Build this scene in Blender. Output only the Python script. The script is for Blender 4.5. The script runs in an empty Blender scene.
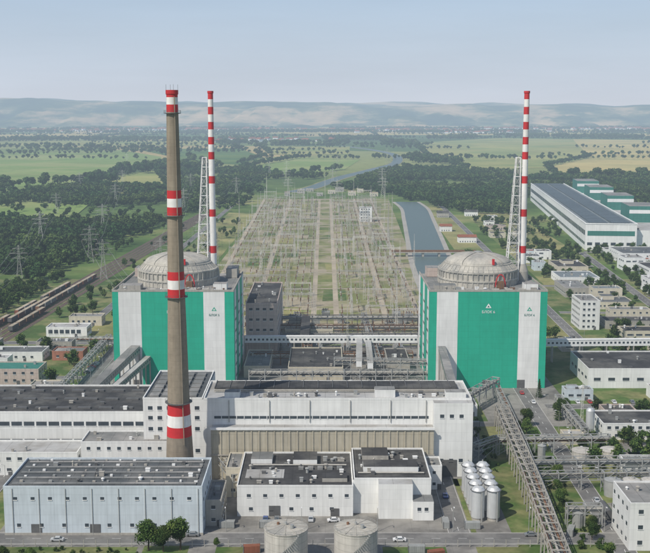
import bpy, math, random
from mathutils import Vector, noise, Matrix
R=random.Random(11)
sc=bpy.context.scene
sc.view_settings.view_transform='Standard'
try: sc.view_settings.look='None'
except Exception: pass
sc.view_settings.exposure=0
col=sc.collection

# ------------------------------------------------------------------ materials
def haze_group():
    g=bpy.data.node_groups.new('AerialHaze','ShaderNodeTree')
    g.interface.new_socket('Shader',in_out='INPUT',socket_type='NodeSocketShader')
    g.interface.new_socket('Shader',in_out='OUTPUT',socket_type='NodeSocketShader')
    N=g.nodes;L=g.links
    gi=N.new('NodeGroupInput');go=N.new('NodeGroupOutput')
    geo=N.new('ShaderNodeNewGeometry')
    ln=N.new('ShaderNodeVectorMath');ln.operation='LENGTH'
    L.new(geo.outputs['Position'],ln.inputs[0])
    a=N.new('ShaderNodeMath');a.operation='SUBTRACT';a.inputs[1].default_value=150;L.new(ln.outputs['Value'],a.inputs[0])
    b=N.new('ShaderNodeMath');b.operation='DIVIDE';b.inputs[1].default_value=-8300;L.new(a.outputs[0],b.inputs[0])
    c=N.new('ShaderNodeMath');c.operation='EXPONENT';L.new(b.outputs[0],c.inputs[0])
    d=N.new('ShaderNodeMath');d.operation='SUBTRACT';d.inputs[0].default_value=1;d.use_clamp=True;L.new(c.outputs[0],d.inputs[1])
    e=N.new('ShaderNodeEmission');e.inputs[0].default_value=(0.42,0.53,0.64,1);e.inputs[1].default_value=1  # painted airlight: haze glow mixed into every material by distance from origin
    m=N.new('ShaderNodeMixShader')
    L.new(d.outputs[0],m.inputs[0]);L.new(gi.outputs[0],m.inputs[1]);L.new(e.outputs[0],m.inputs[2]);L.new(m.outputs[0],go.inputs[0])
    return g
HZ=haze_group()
def math_n(nt,op,a,b=None,clamp=False):
    n=nt.nodes.new('ShaderNodeMath');n.operation=op;n.use_clamp=clamp
    for i,x in enumerate((a,b)):
        if x is None: continue
        if isinstance(x,(int,float)): n.inputs[i].default_value=x
        else: nt.links.new(x,n.inputs[i])
    return n.outputs[0]
def noise_n(nt,vec,scale,detail=3,rough=.55):
    n=nt.nodes.new('ShaderNodeTexNoise');n.inputs['Scale'].default_value=scale
    n.inputs['Detail'].default_value=detail;n.inputs['Roughness'].default_value=rough
    nt.links.new(vec,n.inputs['Vector']);return n.outputs[0]
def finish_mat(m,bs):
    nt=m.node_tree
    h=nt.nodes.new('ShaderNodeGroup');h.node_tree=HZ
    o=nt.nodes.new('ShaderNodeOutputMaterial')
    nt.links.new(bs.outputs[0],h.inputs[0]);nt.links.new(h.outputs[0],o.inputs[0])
def M(name,c,var=.2,scale=.4,rough=.85,metal=0,streak=0,panel=None,seam=None,seamy=None,big=.12,c2=None,c2scale=.02,c2lo=.45,c2hi=.6,rnd=0,spec=.3,bump=0,line=.3):
    m=bpy.data.materials.new(name);m.use_nodes=True;nt=m.node_tree;nt.nodes.clear();L=nt.links
    geo=nt.nodes.new('ShaderNodeNewGeometry');P=geo.outputs['Position']
    n1=noise_n(nt,P,scale,3)
    f=math_n(nt,'MULTIPLY_ADD',n1,var*3);f.node.inputs[2].default_value=1-var*1.5
    if big:
        n2=noise_n(nt,P,scale*.07,2)
        g=math_n(nt,'MULTIPLY_ADD',n2,big*3);g.node.inputs[2].default_value=1-big*1.5
        f=math_n(nt,'MULTIPLY',f,g)
    sep=nt.nodes.new('ShaderNodeSeparateXYZ');L.new(P,sep.inputs[0])
    if streak:
        mp=nt.nodes.new('ShaderNodeVectorMath');mp.operation='MULTIPLY';mp.inputs[1].default_value=(1,1,.06);L.new(P,mp.inputs[0])
        n3=noise_n(nt,mp.outputs[0],.9,3,.65)
        s=math_n(nt,'MULTIPLY_ADD',n3,-streak*2);s.node.inputs[2].default_value=1+streak*.9
        f=math_n(nt,'MULTIPLY',f,s)
    def lines(v,w,th):
        q=math_n(nt,'FRACT',math_n(nt,'DIVIDE',v,w))
        l=math_n(nt,'LESS_THAN',q,th/w)
        return math_n(nt,'MULTIPLY_ADD',l,-line)
    if panel:
        xy=math_n(nt,'ADD',sep.outputs[0],sep.outputs[1])
        a=lines(xy,panel[0],.14);a.node.inputs[2].default_value=1
        b=lines(sep.outputs[2],panel[1],.14);b.node.inputs[2].default_value=1
        f=math_n(nt,'MULTIPLY',f,math_n(nt,'MULTIPLY',a,b))
        wn=nt.nodes.new('ShaderNodeTexWhiteNoise');wn.noise_dimensions='2D'
        cb=nt.nodes.new('ShaderNodeCombineXYZ')
        L.new(math_n(nt,'FLOOR',math_n(nt,'DIVIDE',xy,panel[0])),cb.inputs[0]);L.new(math_n(nt,'FLOOR',math_n(nt,'DIVIDE',sep.outputs[2],panel[1])),cb.inputs[1])
        L.new(cb.outputs[0],wn.inputs['Vector'])
        t=math_n(nt,'MULTIPLY_ADD',wn.outputs[0],.05);t.node.inputs[2].default_value=.975
        f=math_n(nt,'MULTIPLY',f,t)
    if seam:
        a=lines(sep.outputs[0],seam,.22);a.node.inputs[2].default_value=1;f=math_n(nt,'MULTIPLY',f,a)
    if seamy:
        a=lines(sep.outputs[1],seamy,.22);a.node.inputs[2].default_value=1;f=math_n(nt,'MULTIPLY',f,a)
    if rnd:
        oi=nt.nodes.new('ShaderNodeObjectInfo')
        t=math_n(nt,'MULTIPLY_ADD',oi.outputs['Random'],rnd*2);t.node.inputs[2].default_value=1-rnd
        f=math_n(nt,'MULTIPLY',f,t)
    base=nt.nodes.new('ShaderNodeRGB');base.outputs[0].default_value=(*c,1);bc=base.outputs[0]
    if c2:
        n4=noise_n(nt,P,c2scale,4,.6)
        mr=nt.nodes.new('ShaderNodeMapRange');mr.inputs[1].default_value=c2lo;mr.inputs[2].default_value=c2hi;L.new(n4,mr.inputs[0])
        mx=nt.nodes.new('ShaderNodeMix');mx.data_type='RGBA';L.new(mr.outputs[0],mx.inputs[0]);L.new(bc,mx.inputs[6]);mx.inputs[7].default_value=(*c2,1)
        bc=mx.outputs[2]
    sv=nt.nodes.new('ShaderNodeVectorMath');sv.operation='SCALE';L.new(bc,sv.inputs[0]);L.new(f,sv.inputs[3])
    b=nt.nodes.new('ShaderNodeBsdfPrincipled');L.new(sv.outputs[0],b.inputs['Base Color'])
    b.inputs['Roughness'].default_value=rough;b.inputs['Metallic'].default_value=metal
    b.inputs['Specular IOR Level'].default_value=spec
    finish_mat(m,b);return m

# ------------------------------------------------------------------ mesh builder
class MB:
    def __init__(s): s.v=[];s.f=[];s.m=[];s.sm=[];s.mats=[]
    def mi(s,mat):
        if mat not in s.mats: s.mats.append(mat)
        return s.mats.index(mat)
    def add(s,vs,fs,mat,smooth=False):
        o=len(s.v);s.v+= [tuple(p) for p in vs];k=s.mi(mat)
        for f in fs: s.f.append(tuple(i+o for i in f));s.m.append(k);s.sm.append(smooth)
    def poly(s,pts,mat): s.add(pts,[tuple(range(len(pts)))],mat)
    def box(s,x0,x1,y0,y1,z0,z1,mat,top=None):
        vs=[(x0,y0,z0),(x1,y0,z0),(x1,y1,z0),(x0,y1,z0),(x0,y0,z1),(x1,y0,z1),(x1,y1,z1),(x0,y1,z1)]
        s.add(vs,[(0,3,2,1),(0,1,5,4),(1,2,6,5),(2,3,7,6),(3,0,4,7)],mat)
        s.add(vs[4:],[(0,1,2,3)],top or mat)
    def beam(s,p,q,w,mat,h=None,w2=None):
        p=Vector(p);q=Vector(q);d=q-p
        if d.length<1e-6:return
        d.normalize();u=Vector((0,0,1)) if abs(d.z)<.95 else Vector((1,0,0))
        a=d.cross(u).normalized();b=a.cross(d).normalized();h=h or w;w2=w2 or w;r=w2/w
        vs=[]
        for c,k in((p,1),(q,r)):
            for sa,sb in((-1,-1),(1,-1),(1,1),(-1,1)): vs.append(c+a*sa*w*.5*k+b*sb*h*.5*k)
        s.add(vs,[(0,1,2,3),(7,6,5,4),(0,4,5,1),(1,5,6,2),(2,6,7,3),(3,7,4,0)],mat)
    def lathe(s,x,y,prof,mat,n=24,cap=True):
        for i in range(len(prof)-1):
            (r0,z0),(r1,z1)=prof[i],prof[i+1]
            m=mat[i] if isinstance(mat,list) else mat
            vs=[];fs=[]
            for k in range(n):
                a=2*math.pi*k/n;vs.append((x+r0*math.cos(a),y+r0*math.sin(a),z0))
            for k in range(n):
                a=2*math.pi*k/n;vs.append((x+r1*math.cos(a),y+r1*math.sin(a),z1))
            for k in range(n):
                j=(k+1)%n;fs.append((k,j,n+j,n+k))
            s.add(vs,fs,m,True)
        if cap:
            r,z=prof[-1]
            if r>.01: s.add([(x+r*math.cos(2*math.pi*k/n),y+r*math.sin(2*math.pi*k/n),z) for k in range(n)],[tuple(range(n))],mat[-1] if isinstance(mat,list) else mat)
    def cyl(s,x,y,z0,z1,r,mat,r1=None,n=16): s.lathe(x,y,[(r,z0),(r if r1 is None else r1,z1)],mat,n)
    def tube(s,p,q,r,mat,n=8,r2=None):
        p=Vector(p);q=Vector(q);d=(q-p).normalized();u=Vector((0,0,1)) if abs(d.z)<.95 else Vector((1,0,0))
        a=d.cross(u).normalized();b=a.cross(d);vs=[]
        for c,rr in((p,r),(q,r2 or r)):
            for k in range(n):
                t=2*math.pi*k/n;vs.append(c+(a*math.cos(t)+b*math.sin(t))*rr)
        s.add(vs,[(k,n+k,n+(k+1)%n,(k+1)%n) for k in range(n)],mat,True)
        s.add(vs,[tuple(range(n)),tuple(range(2*n-1,n-1,-1))],mat)
    def mesh(s,name):
        me=bpy.data.meshes.new(name);me.from_pydata(s.v,[],s.f)
        for m in s.mats: me.materials.append(m)
        me.polygons.foreach_set('material_index',s.m);me.polygons.foreach_set('use_smooth',s.sm);me.update();return me
    def obj(s,name,parent=None):
        o=bpy.data.objects.new(name,s.mesh(name));col.objects.link(o)
        if parent: o.parent=parent
        return o
class G:
    def __init__(s,name): s.name=name;s.p={}
    def __getitem__(s,k):
        if k not in s.p: s.p[k]=MB()
        return s.p[k]
    def done(s):
        xs=[v for b in s.p.values() for v in b.v]
        cx=(min(v[0] for v in xs)+max(v[0] for v in xs))/2;cy=(min(v[1] for v in xs)+max(v[1] for v in xs))/2
        e=bpy.data.objects.new(s.name,None);e.location=(cx,cy,0);e.empty_display_size=2;col.objects.link(e)
        for k,b in s.p.items():
            b.v=[(v[0]-cx,v[1]-cy,v[2]) for v in b.v]
            b.obj(k,e)
        return e
def place(mesh,name,loc,rot=0,scale=1):
    o=bpy.data.objects.new(name,mesh);o.location=loc;o.rotation_euler=(0,0,rot);o.scale=(scale,)*3;col.objects.link(o);return o

# palette
white=M('white_panel_wall',(.75,.75,.725),.09,.12,streak=.2,panel=(6,3.6),line=.10)
whitebl=M('pale_blue_panel_wall',(.56,.62,.66),.08,.2,streak=.22,panel=(6,3.6),line=.14)
whitep=M('white_paint',(.76,.76,.74),.08,.5,streak=.12)
beige=M('beige_corrugated_wall',(.46,.42,.33),.08,.5,streak=.35,panel=(1.5,6),line=.22)
cream=M('cream_render_wall',(.58,.53,.42),.1,.5,streak=.2)
pink=M('pinkish_panel_wall',(.52,.43,.38),.1,.5,streak=.25,panel=(3,3))
redw=M('red_brick_wall',(.36,.16,.11),.15,.6,streak=.2)
conc=M('concrete',(.39,.37,.33),.15,.5,streak=.3)
concd=M('chimney_concrete',(.275,.23,.175),.14,.6,streak=.3,panel=(400,2.5),line=.12)
domec=M('dome_concrete',(.48,.455,.40),.12,.4,streak=.35,c2=(.36,.35,.32),c2scale=.12)
green=M('green_cladding',(.018,.385,.25),.06,.3,rough=.6,streak=.14,panel=(6,3),line=.12,spec=.4)
greend=M('dark_green_cladding',(.05,.20,.165),.1,.4,streak=.15,panel=(4,3))
roofd=M('bitumen_roof',(.052,.052,.054),.35,.25,big=.35,c2=(.11,.108,.102),c2scale=.06,seam=6,line=.25)
roofg=M('grey_felt_roof',(.20,.205,.20),.2,.3,big=.3,c2=(.31,.30,.285),c2scale=.05,seam=5)
roofs=M('slate_grey_roof',(.095,.105,.112),.25,.3,big=.3,c2=(.145,.15,.15),c2scale=.07,seam=4,line=.3)
roofl=M('light_membrane_roof',(.44,.44,.43),.15,.3,big=.25,seam=8,c2=(.34,.33,.31),c2scale=.06)
roofb=M('blue_grey_roof',(.19,.22,.235),.2,.3,big=.3,seam=3,line=.4)
rooft=M('red_tile_roof',(.26,.10,.06),.25,.5)
redp=M('red_paint',(.56,.03,.035),.12,.5,streak=.2,rough=.6)
wp=M('chimney_white_paint',(.80,.78,.75),.1,.5,streak=.2)
steel=M('galvanised_steel',(.38,.385,.37),.15,.6,rough=.55,metal=.2)
steeld=M('painted_dark_steel',(.12,.12,.12),.2,.6,rough=.6)
rust=M('rusty_steel',(.19,.105,.065),.3,.5)
pipe=M('pipe_insulation',(.45,.43,.385),.2,.6,rough=.6,metal=.1)
tankm=M('tank_paint',(.50,.475,.43),.12,.5,streak=.4,panel=(30,2.2),line=.25)
silom=M('silo_steel',(.60,.61,.61),.08,.5,rough=.45,metal=.3,streak=.25)
glass=M('window_glass',(.05,.065,.08),.3,.4,rough=.15,spec=.6)
skyl=M('skylight_glazing',(.095,.12,.135),.3,.4,rough=.45,spec=.4,seam=2)
asph=M('asphalt',(.155,.152,.148),.15,.5,big=.2,c2=(.22,.215,.205),c2scale=.08)
conyard=M('concrete_yard',(.27,.258,.235),.2,.25,big=.35,c2=(.17,.163,.15),c2scale=.06,seam=6,seamy=6,line=.12)
kerbm=M('kerb_stone',(.42,.41,.39),.15,.5)
paint=M('road_paint',(.7,.7,.68),.15,.8)
lawn=M('lawn_grass',(.075,.13,.032),.3,.35,big=.3,c2=(.21,.21,.09),c2scale=.045,c2lo=.44,c2hi=.60)
gravel=M('switchyard_gravel',(.36,.31,.215),.22,.4,big=.25,c2=(.20,.215,.08),c2scale=.025,c2lo=.42,c2hi=.56)
dry=M('dry_grass',(.29,.27,.11),.25,.3,big=.3,c2=(.13,.17,.05),c2scale=.012)
dirt=M('dirt_track',(.42,.36,.27),.2,.3,big=.3)
ballast=M('railway_ballast',(.18,.145,.12),.3,.6)
bark=M('bark',(.09,.065,.045),.2,2)
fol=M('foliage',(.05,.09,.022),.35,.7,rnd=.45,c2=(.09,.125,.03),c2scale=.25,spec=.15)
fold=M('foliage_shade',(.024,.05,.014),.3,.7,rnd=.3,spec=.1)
folf=M('forest_foliage',(.030,.070,.022),.35,.08,rnd=.5,c2=(.075,.11,.03),c2scale=.006,c2lo=.42,c2hi=.6,spec=.1)
blue=M('blue_metal_roof',(.07,.14,.24),.15,.5,seam=3)
carm=[M('car_paint_'+n,c,.03,.5,rough=.3,spec=.6) for n,c in(('white',(.7,.7,.7)),('grey',(.2,.21,.22)),('red',(.4,.03,.03)),('blue',(.04,.08,.25)),('silver',(.45,.46,.47)))]
rubber=M('rubber',(.02,.02,.02),.1,1)
contm=[M('container_'+n,c,.15,.6,streak=.2,panel=(.6,9),line=.25) for n,c in(('blue',(.05,.12,.24)),('rust',(.26,.10,.06)),('grey',(.33,.34,.33)))]
def water():
    m=bpy.data.materials.new('canal_water');m.use_nodes=True;nt=m.node_tree;nt.nodes.clear()
    geo=nt.nodes.new('ShaderNodeNewGeometry');n=noise_n(nt,geo.outputs['Position'],.5,3)
    b=nt.nodes.new('ShaderNodeBsdfPrincipled');b.inputs['Base Color'].default_value=(.10,.14,.13,1);b.inputs['Roughness'].default_value=.38;b.inputs['Specular IOR Level'].default_value=.25
    bp=nt.nodes.new('ShaderNodeBump');bp.inputs['Strength'].default_value=.5;bp.inputs['Distance'].default_value=.4
    nt.links.new(n,bp.inputs['Height']);nt.links.new(bp.outputs[0],b.inputs['Normal'])
    finish_mat(m,b);return m
waterm=water()
def groundmat():
    m=bpy.data.materials.new('plain_ground');m.use_nodes=True;nt=m.node_tree;nt.nodes.clear();L=nt.links
    geo=nt.nodes.new('ShaderNodeNewGeometry');P=geo.outputs['Position']
    sep=nt.nodes.new('ShaderNodeSeparateXYZ');L.new(P,sep.inputs[0])
    mp=nt.nodes.new('ShaderNodeMapping');mp.inputs['Rotation'].default_value=(0,0,.35);mp.inputs['Scale'].default_value=(1/600,1/1000,1);L.new(P,mp.inputs[0])
    nz=nt.nodes.new('ShaderNodeTexNoise');nz.inputs['Scale'].default_value=.0012;L.new(P,nz.inputs['Vector'])
    va=nt.nodes.new('ShaderNodeVectorMath');va.operation='MULTIPLY_ADD';L.new(nz.outputs[1],va.inputs[0]);va.inputs[1].default_value=(.8,.8,0);L.new(mp.outputs[0],va.inputs[2])
    vo=nt.nodes.new('ShaderNodeTexVoronoi');vo.voronoi_dimensions='2D';vo.inputs['Scale'].default_value=1;L.new(va.outputs[0],vo.inputs['Vector'])
    s2=nt.nodes.new('ShaderNodeSeparateColor');L.new(vo.outputs['Color'],s2.inputs[0])
    cr=nt.nodes.new('ShaderNodeValToRGB');cr.color_ramp.interpolation='CONSTANT'
    cols=[(0,(.08,.145,.045)),(.14,(.17,.23,.07)),(.32,(.42,.34,.15)),(.46,(.07,.125,.04)),(.58,(.25,.28,.10)),(.74,(.50,.39,.20)),(.88,(.12,.18,.055))]
    el=cr.color_ramp.elements;el[0].position=0;el[0].color=(*cols[0][1],1);el[1].position=cols[1][0];el[1].color=(*cols[1][1],1)
    for p,c in cols[2:]:
        e=el.new(p);e.color=(*c,1)
    L.new(s2.outputs[0],cr.inputs[0])
    n1=noise_n(nt,P,.004,6,.65)
    gr=nt.nodes.new('ShaderNodeValToRGB');e=gr.color_ramp.elements
    e[0].position=.38;e[0].color=(.05,.095,.026,1);e[1].position=.66;e[1].color=(.27,.27,.11,1);k=e.new(.52);k.color=(.11,.175,.05,1)
    L.new(n1,gr.inputs[0])
    mr=nt.nodes.new('ShaderNodeMapRange');mr.inputs[1].default_value=1800;mr.inputs[2].default_value=2800;L.new(sep.outputs[1],mr.inputs[0])
    mx=nt.nodes.new('ShaderNodeMix');mx.data_type='RGBA';L.new(mr.outputs[0],mx.inputs[0]);L.new(gr.outputs[0],mx.inputs[6]);L.new(cr.outputs[0],mx.inputs[7])
    n2=noise_n(nt,P,.03,5,.7)
    f=math_n(nt,'MULTIPLY_ADD',n2,1.0);f.node.inputs[2].default_value=.5
    sv=nt.nodes.new('ShaderNodeVectorMath');sv.operation='SCALE';L.new(mx.outputs[2],sv.inputs[0]);L.new(f,sv.inputs[3])
    b=nt.nodes.new('ShaderNodeBsdfPrincipled');b.inputs['Roughness'].default_value=.95;b.inputs['Specular IOR Level'].default_value=.1
    L.new(sv.outputs[0],b.inputs['Base Color']);finish_mat(m,b);return m
gm=groundmat()
def hillmat():
    m=bpy.data.materials.new('hill_slopes');m.use_nodes=True;nt=m.node_tree;nt.nodes.clear();L=nt.links
    geo=nt.nodes.new('ShaderNodeNewGeometry');P=geo.outputs['Position']
    sp=nt.nodes.new('ShaderNodeVectorMath');sp.operation='MULTIPLY';sp.inputs[1].default_value=(1,.5,5);L.new(P,sp.inputs[0])
    n1=noise_n(nt,sp.outputs[0],.0012,6,.62)
    cr=nt.nodes.new('ShaderNodeValToRGB');e=cr.color_ramp.elements
    e[0].position=.40;e[0].color=(.02,.045,.022,1);e[1].position=.66;e[1].color=(.70,.48,.27,1)
    for p,c in((.47,(.05,.085,.03)),(.52,(.18,.18,.08)),(.57,(.48,.35,.19))):
        k=e.new(p);k.color=(*c,1)
    L.new(n1,cr.inputs[0])
    b=nt.nodes.new('ShaderNodeBsdfPrincipled');b.inputs['Roughness'].default_value=1;b.inputs['Specular IOR Level'].default_value=0
    L.new(cr.outputs[0],b.inputs['Base Color']);finish_mat(m,b);return m
hillm=hillmat()

# ------------------------------------------------------------------ world & light
S=Vector((-.58,-.60,.92)).normalized()
el=math.asin(S.z);rot=math.atan2(S.x,S.y)
w=bpy.data.worlds.new('World');sc.world=w;w.use_nodes=True;nt=w.node_tree;nt.nodes.clear();L=nt.links
sk=nt.nodes.new('ShaderNodeTexSky');sk.sky_type='NISHITA';sk.sun_disc=False;sk.sun_elevation=el;sk.sun_rotation=rot;sk.air_density=1.0;sk.dust_density=1.2;sk.ozone_density=1.5
STR=.09
tc=nt.nodes.new('ShaderNodeTexCoord');sp=nt.nodes.new('ShaderNodeSeparateXYZ');L.new(tc.outputs['Generated'],sp.inputs[0])
zc=math_n(nt,'MAXIMUM',sp.outputs[2],0.0)
fac=math_n(nt,'EXPONENT',math_n(nt,'MULTIPLY',zc,-3.5))
cr=nt.nodes.new('ShaderNodeValToRGB');L.new(math_n(nt,'MULTIPLY',zc,6.0,True),cr.inputs[0])
e=cr.color_ramp.elements;e[0].position=0;e[0].color=(.60,.645,.72,1);e[1].position=1;e[1].color=(.44,.57,.78,1);k=e.new(.25);k.color=(.565,.645,.765,1);k=e.new(.6);k.color=(.50,.62,.79,1)
st=nt.nodes.new('ShaderNodeVectorMath');st.operation='MULTIPLY';st.inputs[1].default_value=(1,1,7);L.new(tc.outputs['Generated'],st.inputs[0])
cn=noise_n(nt,st.outputs[0],2.6,5,.55)
cm_=math_n(nt,'MULTIPLY_ADD',cn,.28/STR);cm_.node.inputs[2].default_value=.87/STR
hs=nt.nodes.new('ShaderNodeVectorMath');hs.operation='SCALE';L.new(cr.outputs[0],hs.inputs[0]);L.new(cm_,hs.inputs[3])
mx=nt.nodes.new('ShaderNodeMix');mx.data_type='RGBA';L.new(fac,mx.inputs[0]);L.new(sk.outputs[0],mx.inputs[6]);L.new(hs.outputs[0],mx.inputs[7])
bg=nt.nodes.new('ShaderNodeBackground');bg.inputs[1].default_value=STR
wo=nt.nodes.new('ShaderNodeOutputWorld');L.new(mx.outputs[2],bg.inputs[0]);L.new(bg.outputs[0],wo.inputs[0])
sl=bpy.data.lights.new('sun','SUN');sl.energy=3.5;sl.angle=math.radians(.6);sl.color=(1,.94,.84)
so=bpy.data.objects.new('sun',sl);so.rotation_euler=S.to_track_quat('Z','Y').to_euler();so.location=(-300,-200,600);col.objects.link(so)
cam=bpy.data.cameras.new('camera');cam.sensor_width=36;cam.lens=58.8;cam.clip_end=80000;cam.clip_start=1
co=bpy.data.objects.new('camera',cam);co.location=(0,0,143);co.rotation_euler=(math.radians(90-8.88),0,0);col.objects.link(co);sc.camera=co

# ------------------------------------------------------------------ ground & sheets
b=MB();n=24
b.add([(-30000+60000*i/n,-3000+40000*j/n,0) for j in range(n+1) for i in range(n+1)],[(j*(n+1)+i,j*(n+1)+i+1,(j+1)*(n+1)+i+1,(j+1)*(n+1)+i) for j in range(n) for i in range(n)],gm);b.obj('ground')
def sheet(name,pts,z,mat):
    b=MB();b.poly([(p[0],p[1],z) for p in pts],mat);return b.obj(name)
def rect(x0,x1,y0,y1): return [(x0,y0),(x1,y0),(x1,y1),(x0,y1)]
sheet('lawn',rect(-330,330,250,900),.02,lawn)
sheet('concrete_yard',[(-112,300),(64,300),(64,404),(70,470),(120,470),(120,640),(-130,640),(-130,425),(-112,425)],.05,conyard)
def road(name,p,q,w,z=.09,line=True,mat=asph,kerb=True):
    g=G(name);p=Vector((*p,0));q=Vector((*q,0));d=(q-p);L=d.length;d.normalize();a=Vector((-d.y,d.x,0))
    def strip(part,o0,o1,t0,t1,z0,z1,m):
        c=[p+d*t0+a*o0,p+d*t1+a*o0,p+d*t1+a*o1,p+d*t0+a*o1]
        if z0 is None: g[part].poly([(v.x,v.y,z1) for v in c],m)
        else:
            vs=[(v.x,v.y,z0) for v in c]+[(v.x,v.y,z1) for v in c]
            g[part].add(vs,[(0,1,5,4),(1,2,6,5),(2,3,7,6),(3,0,4,7),(4,5,6,7)],m)
    strip('carriageway',-w/2,w/2,0,L,None,z,mat)
    if kerb:
        strip('kerb_a',w/2,w/2+.3,0,L,0,z+.12,kerbm);strip('kerb_b',-w/2-.3,-w/2,0,L,0,z+.12,kerbm)
    if line:
        t=2
        while t<L-4:
            strip('centre_marking',-.09,.09,t,t+3,None,z+.02,paint);t+=9
    return g.done()
road('road',(-200,341),(230,341),9,.09)
road('road',(46,345.8),(46,403),7,.10)
road('road',(96,300),(99,336),7,.10);road('road',(99,346),(104,700),7,.10)
road('road',(108,503),(220,503),8,.10)
road('road',(64.5,425),(64.5,640),5,.12,False)
road('road',(108,396),(230,400),6,.10)
road('road',(-127,346),(-127,640),7,.10)
road('road',(-400,647),(400,647),8,.11)
road('road',(-131,560),(-230,556),6,.10)
road('road',(-131,480),(-230,470),6,.10)
road('road',(-160,651),(-140,1700),6,.11,False)
road('road',(160,651),(178,1700),7,.11)
road('road',(235,651),(262,1075),7,.11)
road('road',(168,748),(236,744),6,.12,False);road('road',(171,905-40),(240,860),6,.12,False);road('road',(176,985),(250,978),6,.12,False);road('road',(251,815),(360,810),6,.12,False);road('road',(265,1078),(420,1060),8,.13,False)
sheet('switchyard_ground',[(-95,652),(72,652),(84,1000),(104,1740),(-92,1740),(-100,1000)],.16,gravel)
sheet('dry_grass_verge',[(-156,655),(-100,655),(-104,1000),(-96,1500),(-136,1500)],.14,dry)
sheet('dry_grass_verge',[(125,655),(156,655),(174,1650),(150,1650),(132,1000)],.14,dry)
sheet('dry_grass_verge',[(182,870),(232,870),(258,1075),(262,1500),(196,1500)],.105,dry)
for x in (-88,-50,-8,8,42,66):
    sheet('dirt_track',[(x-2,660),(x+2,660),(x*1.12+2,1730),(x*1.12-2,1730)],.2,dirt)
for y in (700,760,850,950,1070,1200,1340,1500,1650):
    sheet('dirt_track',[(-92,y-2),(76,y-2),(76,y+2),(-92,y+2)],.24,dirt)
for i in range(34):
    x=R.uniform(-85,60);y=R.uniform(670,1600);wd=R.uniform(12,30);h=R.uniform(15,60)
    sheet('dry_grass_verge' if i%2 else 'lawn_patch',[(x,y),(x+wd,y+R.uniform(-3,3)),(x+wd,y+h),(x+R.uniform(-3,3),y+h)],.165+i*.001,dry if i%2 else lawn)
def ribbon(name,pts,w,z,mat,bank=None):
    P=[]
    for i in range(len(pts)-1):
        p0=Vector(pts[max(i-1,0)]);p1=Vector(pts[i]);p2=Vector(pts[i+1]);p3=Vector(pts[min(i+2,len(pts)-1)])
        for k in range(8):
            t=k/8;P.append(.5*((2*p1)+(-p0+p2)*t+(2*p0-5*p1+4*p2-p3)*t*t+(-p0+3*p1-3*p2+p3)*t**3))
    P.append(Vector(pts[-1]));g=G(name)
    for part,ww,zz,mm in (('bank',w*1.3,z-.05,bank),('surface',w,z,mat)):
        if mm is None: continue
        vs=[]
        for i,p in enumerate(P):
            d=(P[min(i+1,len(P)-1)]-P[max(i-1,0)]).normalized();a=Vector((-d.y,d.x))
            vs+=[(p.x-a.x*ww/2,p.y-a.y*ww/2,zz),(p.x+a.x*ww/2,p.y+a.y*ww/2,zz)]
        g[part].add(vs,[(2*i,2*i+2,2*i+3,2*i+1)[::-1] for i in range(len(P)-1)],mm)
    return g.done()
ribbon('canal_water',[(92,680),(96,800),(102,1000),(113,1200),(124,1400),(132,1560),(128,1680)],34,.3,waterm,conc)
ribbon('river_water',[(-60,1880),(-24,1987),(32,2285),(114,2597),(196,2946),(225,3482),(172,3926),(60,4400)],28,.6,waterm,dry)
g=G('canal_bridge')
g['deck'].box(66,150,1040,1047,4,5,conc);g['parapet'].box(66,150,1040,1040.4,5,6.2,rust);g['parapet'].box(66,150,1046.6,1047,5,6.2,rust)
for x in (80,96,112,128): g['piers'].box(x,x+2,1041,1046,0,4,conc)
g.done()
g=G('canal_bridge')
g['deck'].box(68,150,765,771,3.5,4.4,conc);g['parapet'].box(68,150,765,765.4,4.4,5.4,steel)
for x in (78,94,110): g['piers'].box(x,x+2,766,770,0,3.5,conc)
g.done()
def fieldmat(n,c,c2): return M(n,c,.12,.05,c2=c2,c2scale=.004,big=.2,spec=.05)
fg=fieldmat('field_light_green',(.20,.29,.085),(.28,.32,.12));fy=fieldmat('field_wheat',(.50,.41,.17),(.40,.36,.15));fd=fieldmat('field_dark_green',(.08,.155,.045),(.12,.19,.05));fo=fieldmat('field_olive',(.33,.33,.12),(.23,.28,.095))
F=[('field',[(-1300,3300),(-926,3735),(-752,3926),(-515,3345),(-426,2837),(-515,2069),(-571,1866),(-900,1866)],fg),
('field',[(402,4780),(924,5657),(1250,5400),(820,3300),(560,2700),(353,2597),(308,3127)],fo),
('field',[(1250,5400),(1900,5100),(1300,3500),(880,2393),(505,2285),(560,2700),(820,3300)],fy),
('field',[(-202,2688),(-76,3260),(102,3127),(49,2620),(-100,2320)],fg),
('field',[(-420,3000),(-500,3400),(-700,3980),(-330,4100),(-190,3300),(-230,2850)],fd),
('field',[(-180,3500),(-260,4300),(100,4300),(80,3500)],fo),
('field',[(300,6300),(1000,6300),(1100,6900),(300,7000)],fy),
('field',[(1200,6000),(2400,5900),(2500,6700),(1300,6800)],fy),
('field',[(-2400,5200),(-1400,5200),(-1300,6400),(-2400,6500)],fy),
('field',[(-1300,4300),(-500,4400),(-560,5100),(-1400,5000)],fo),
('field',[(-1200,5500),(-200,5500),(-100,6500),(-1200,6600)],fd),
('field',[(-350,6700),(250,6600),(260,7400),(-400,7500)],fy),
('field',[(600,7400),(2600,7200),(2700,8400),(700,8400)],fy),
('field',[(-520,1330),(-330,1350),(-380,1780),(-560,1800)],fg),
('field',[(-470,1830),(-300,1830),(-330,2500),(-430,2600)],fo)]
for i,(n_,p,m_) in enumerate(F): sheet(n_,p,.4+.05*i,m_)
b=MB();NX,NY=220,80
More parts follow.
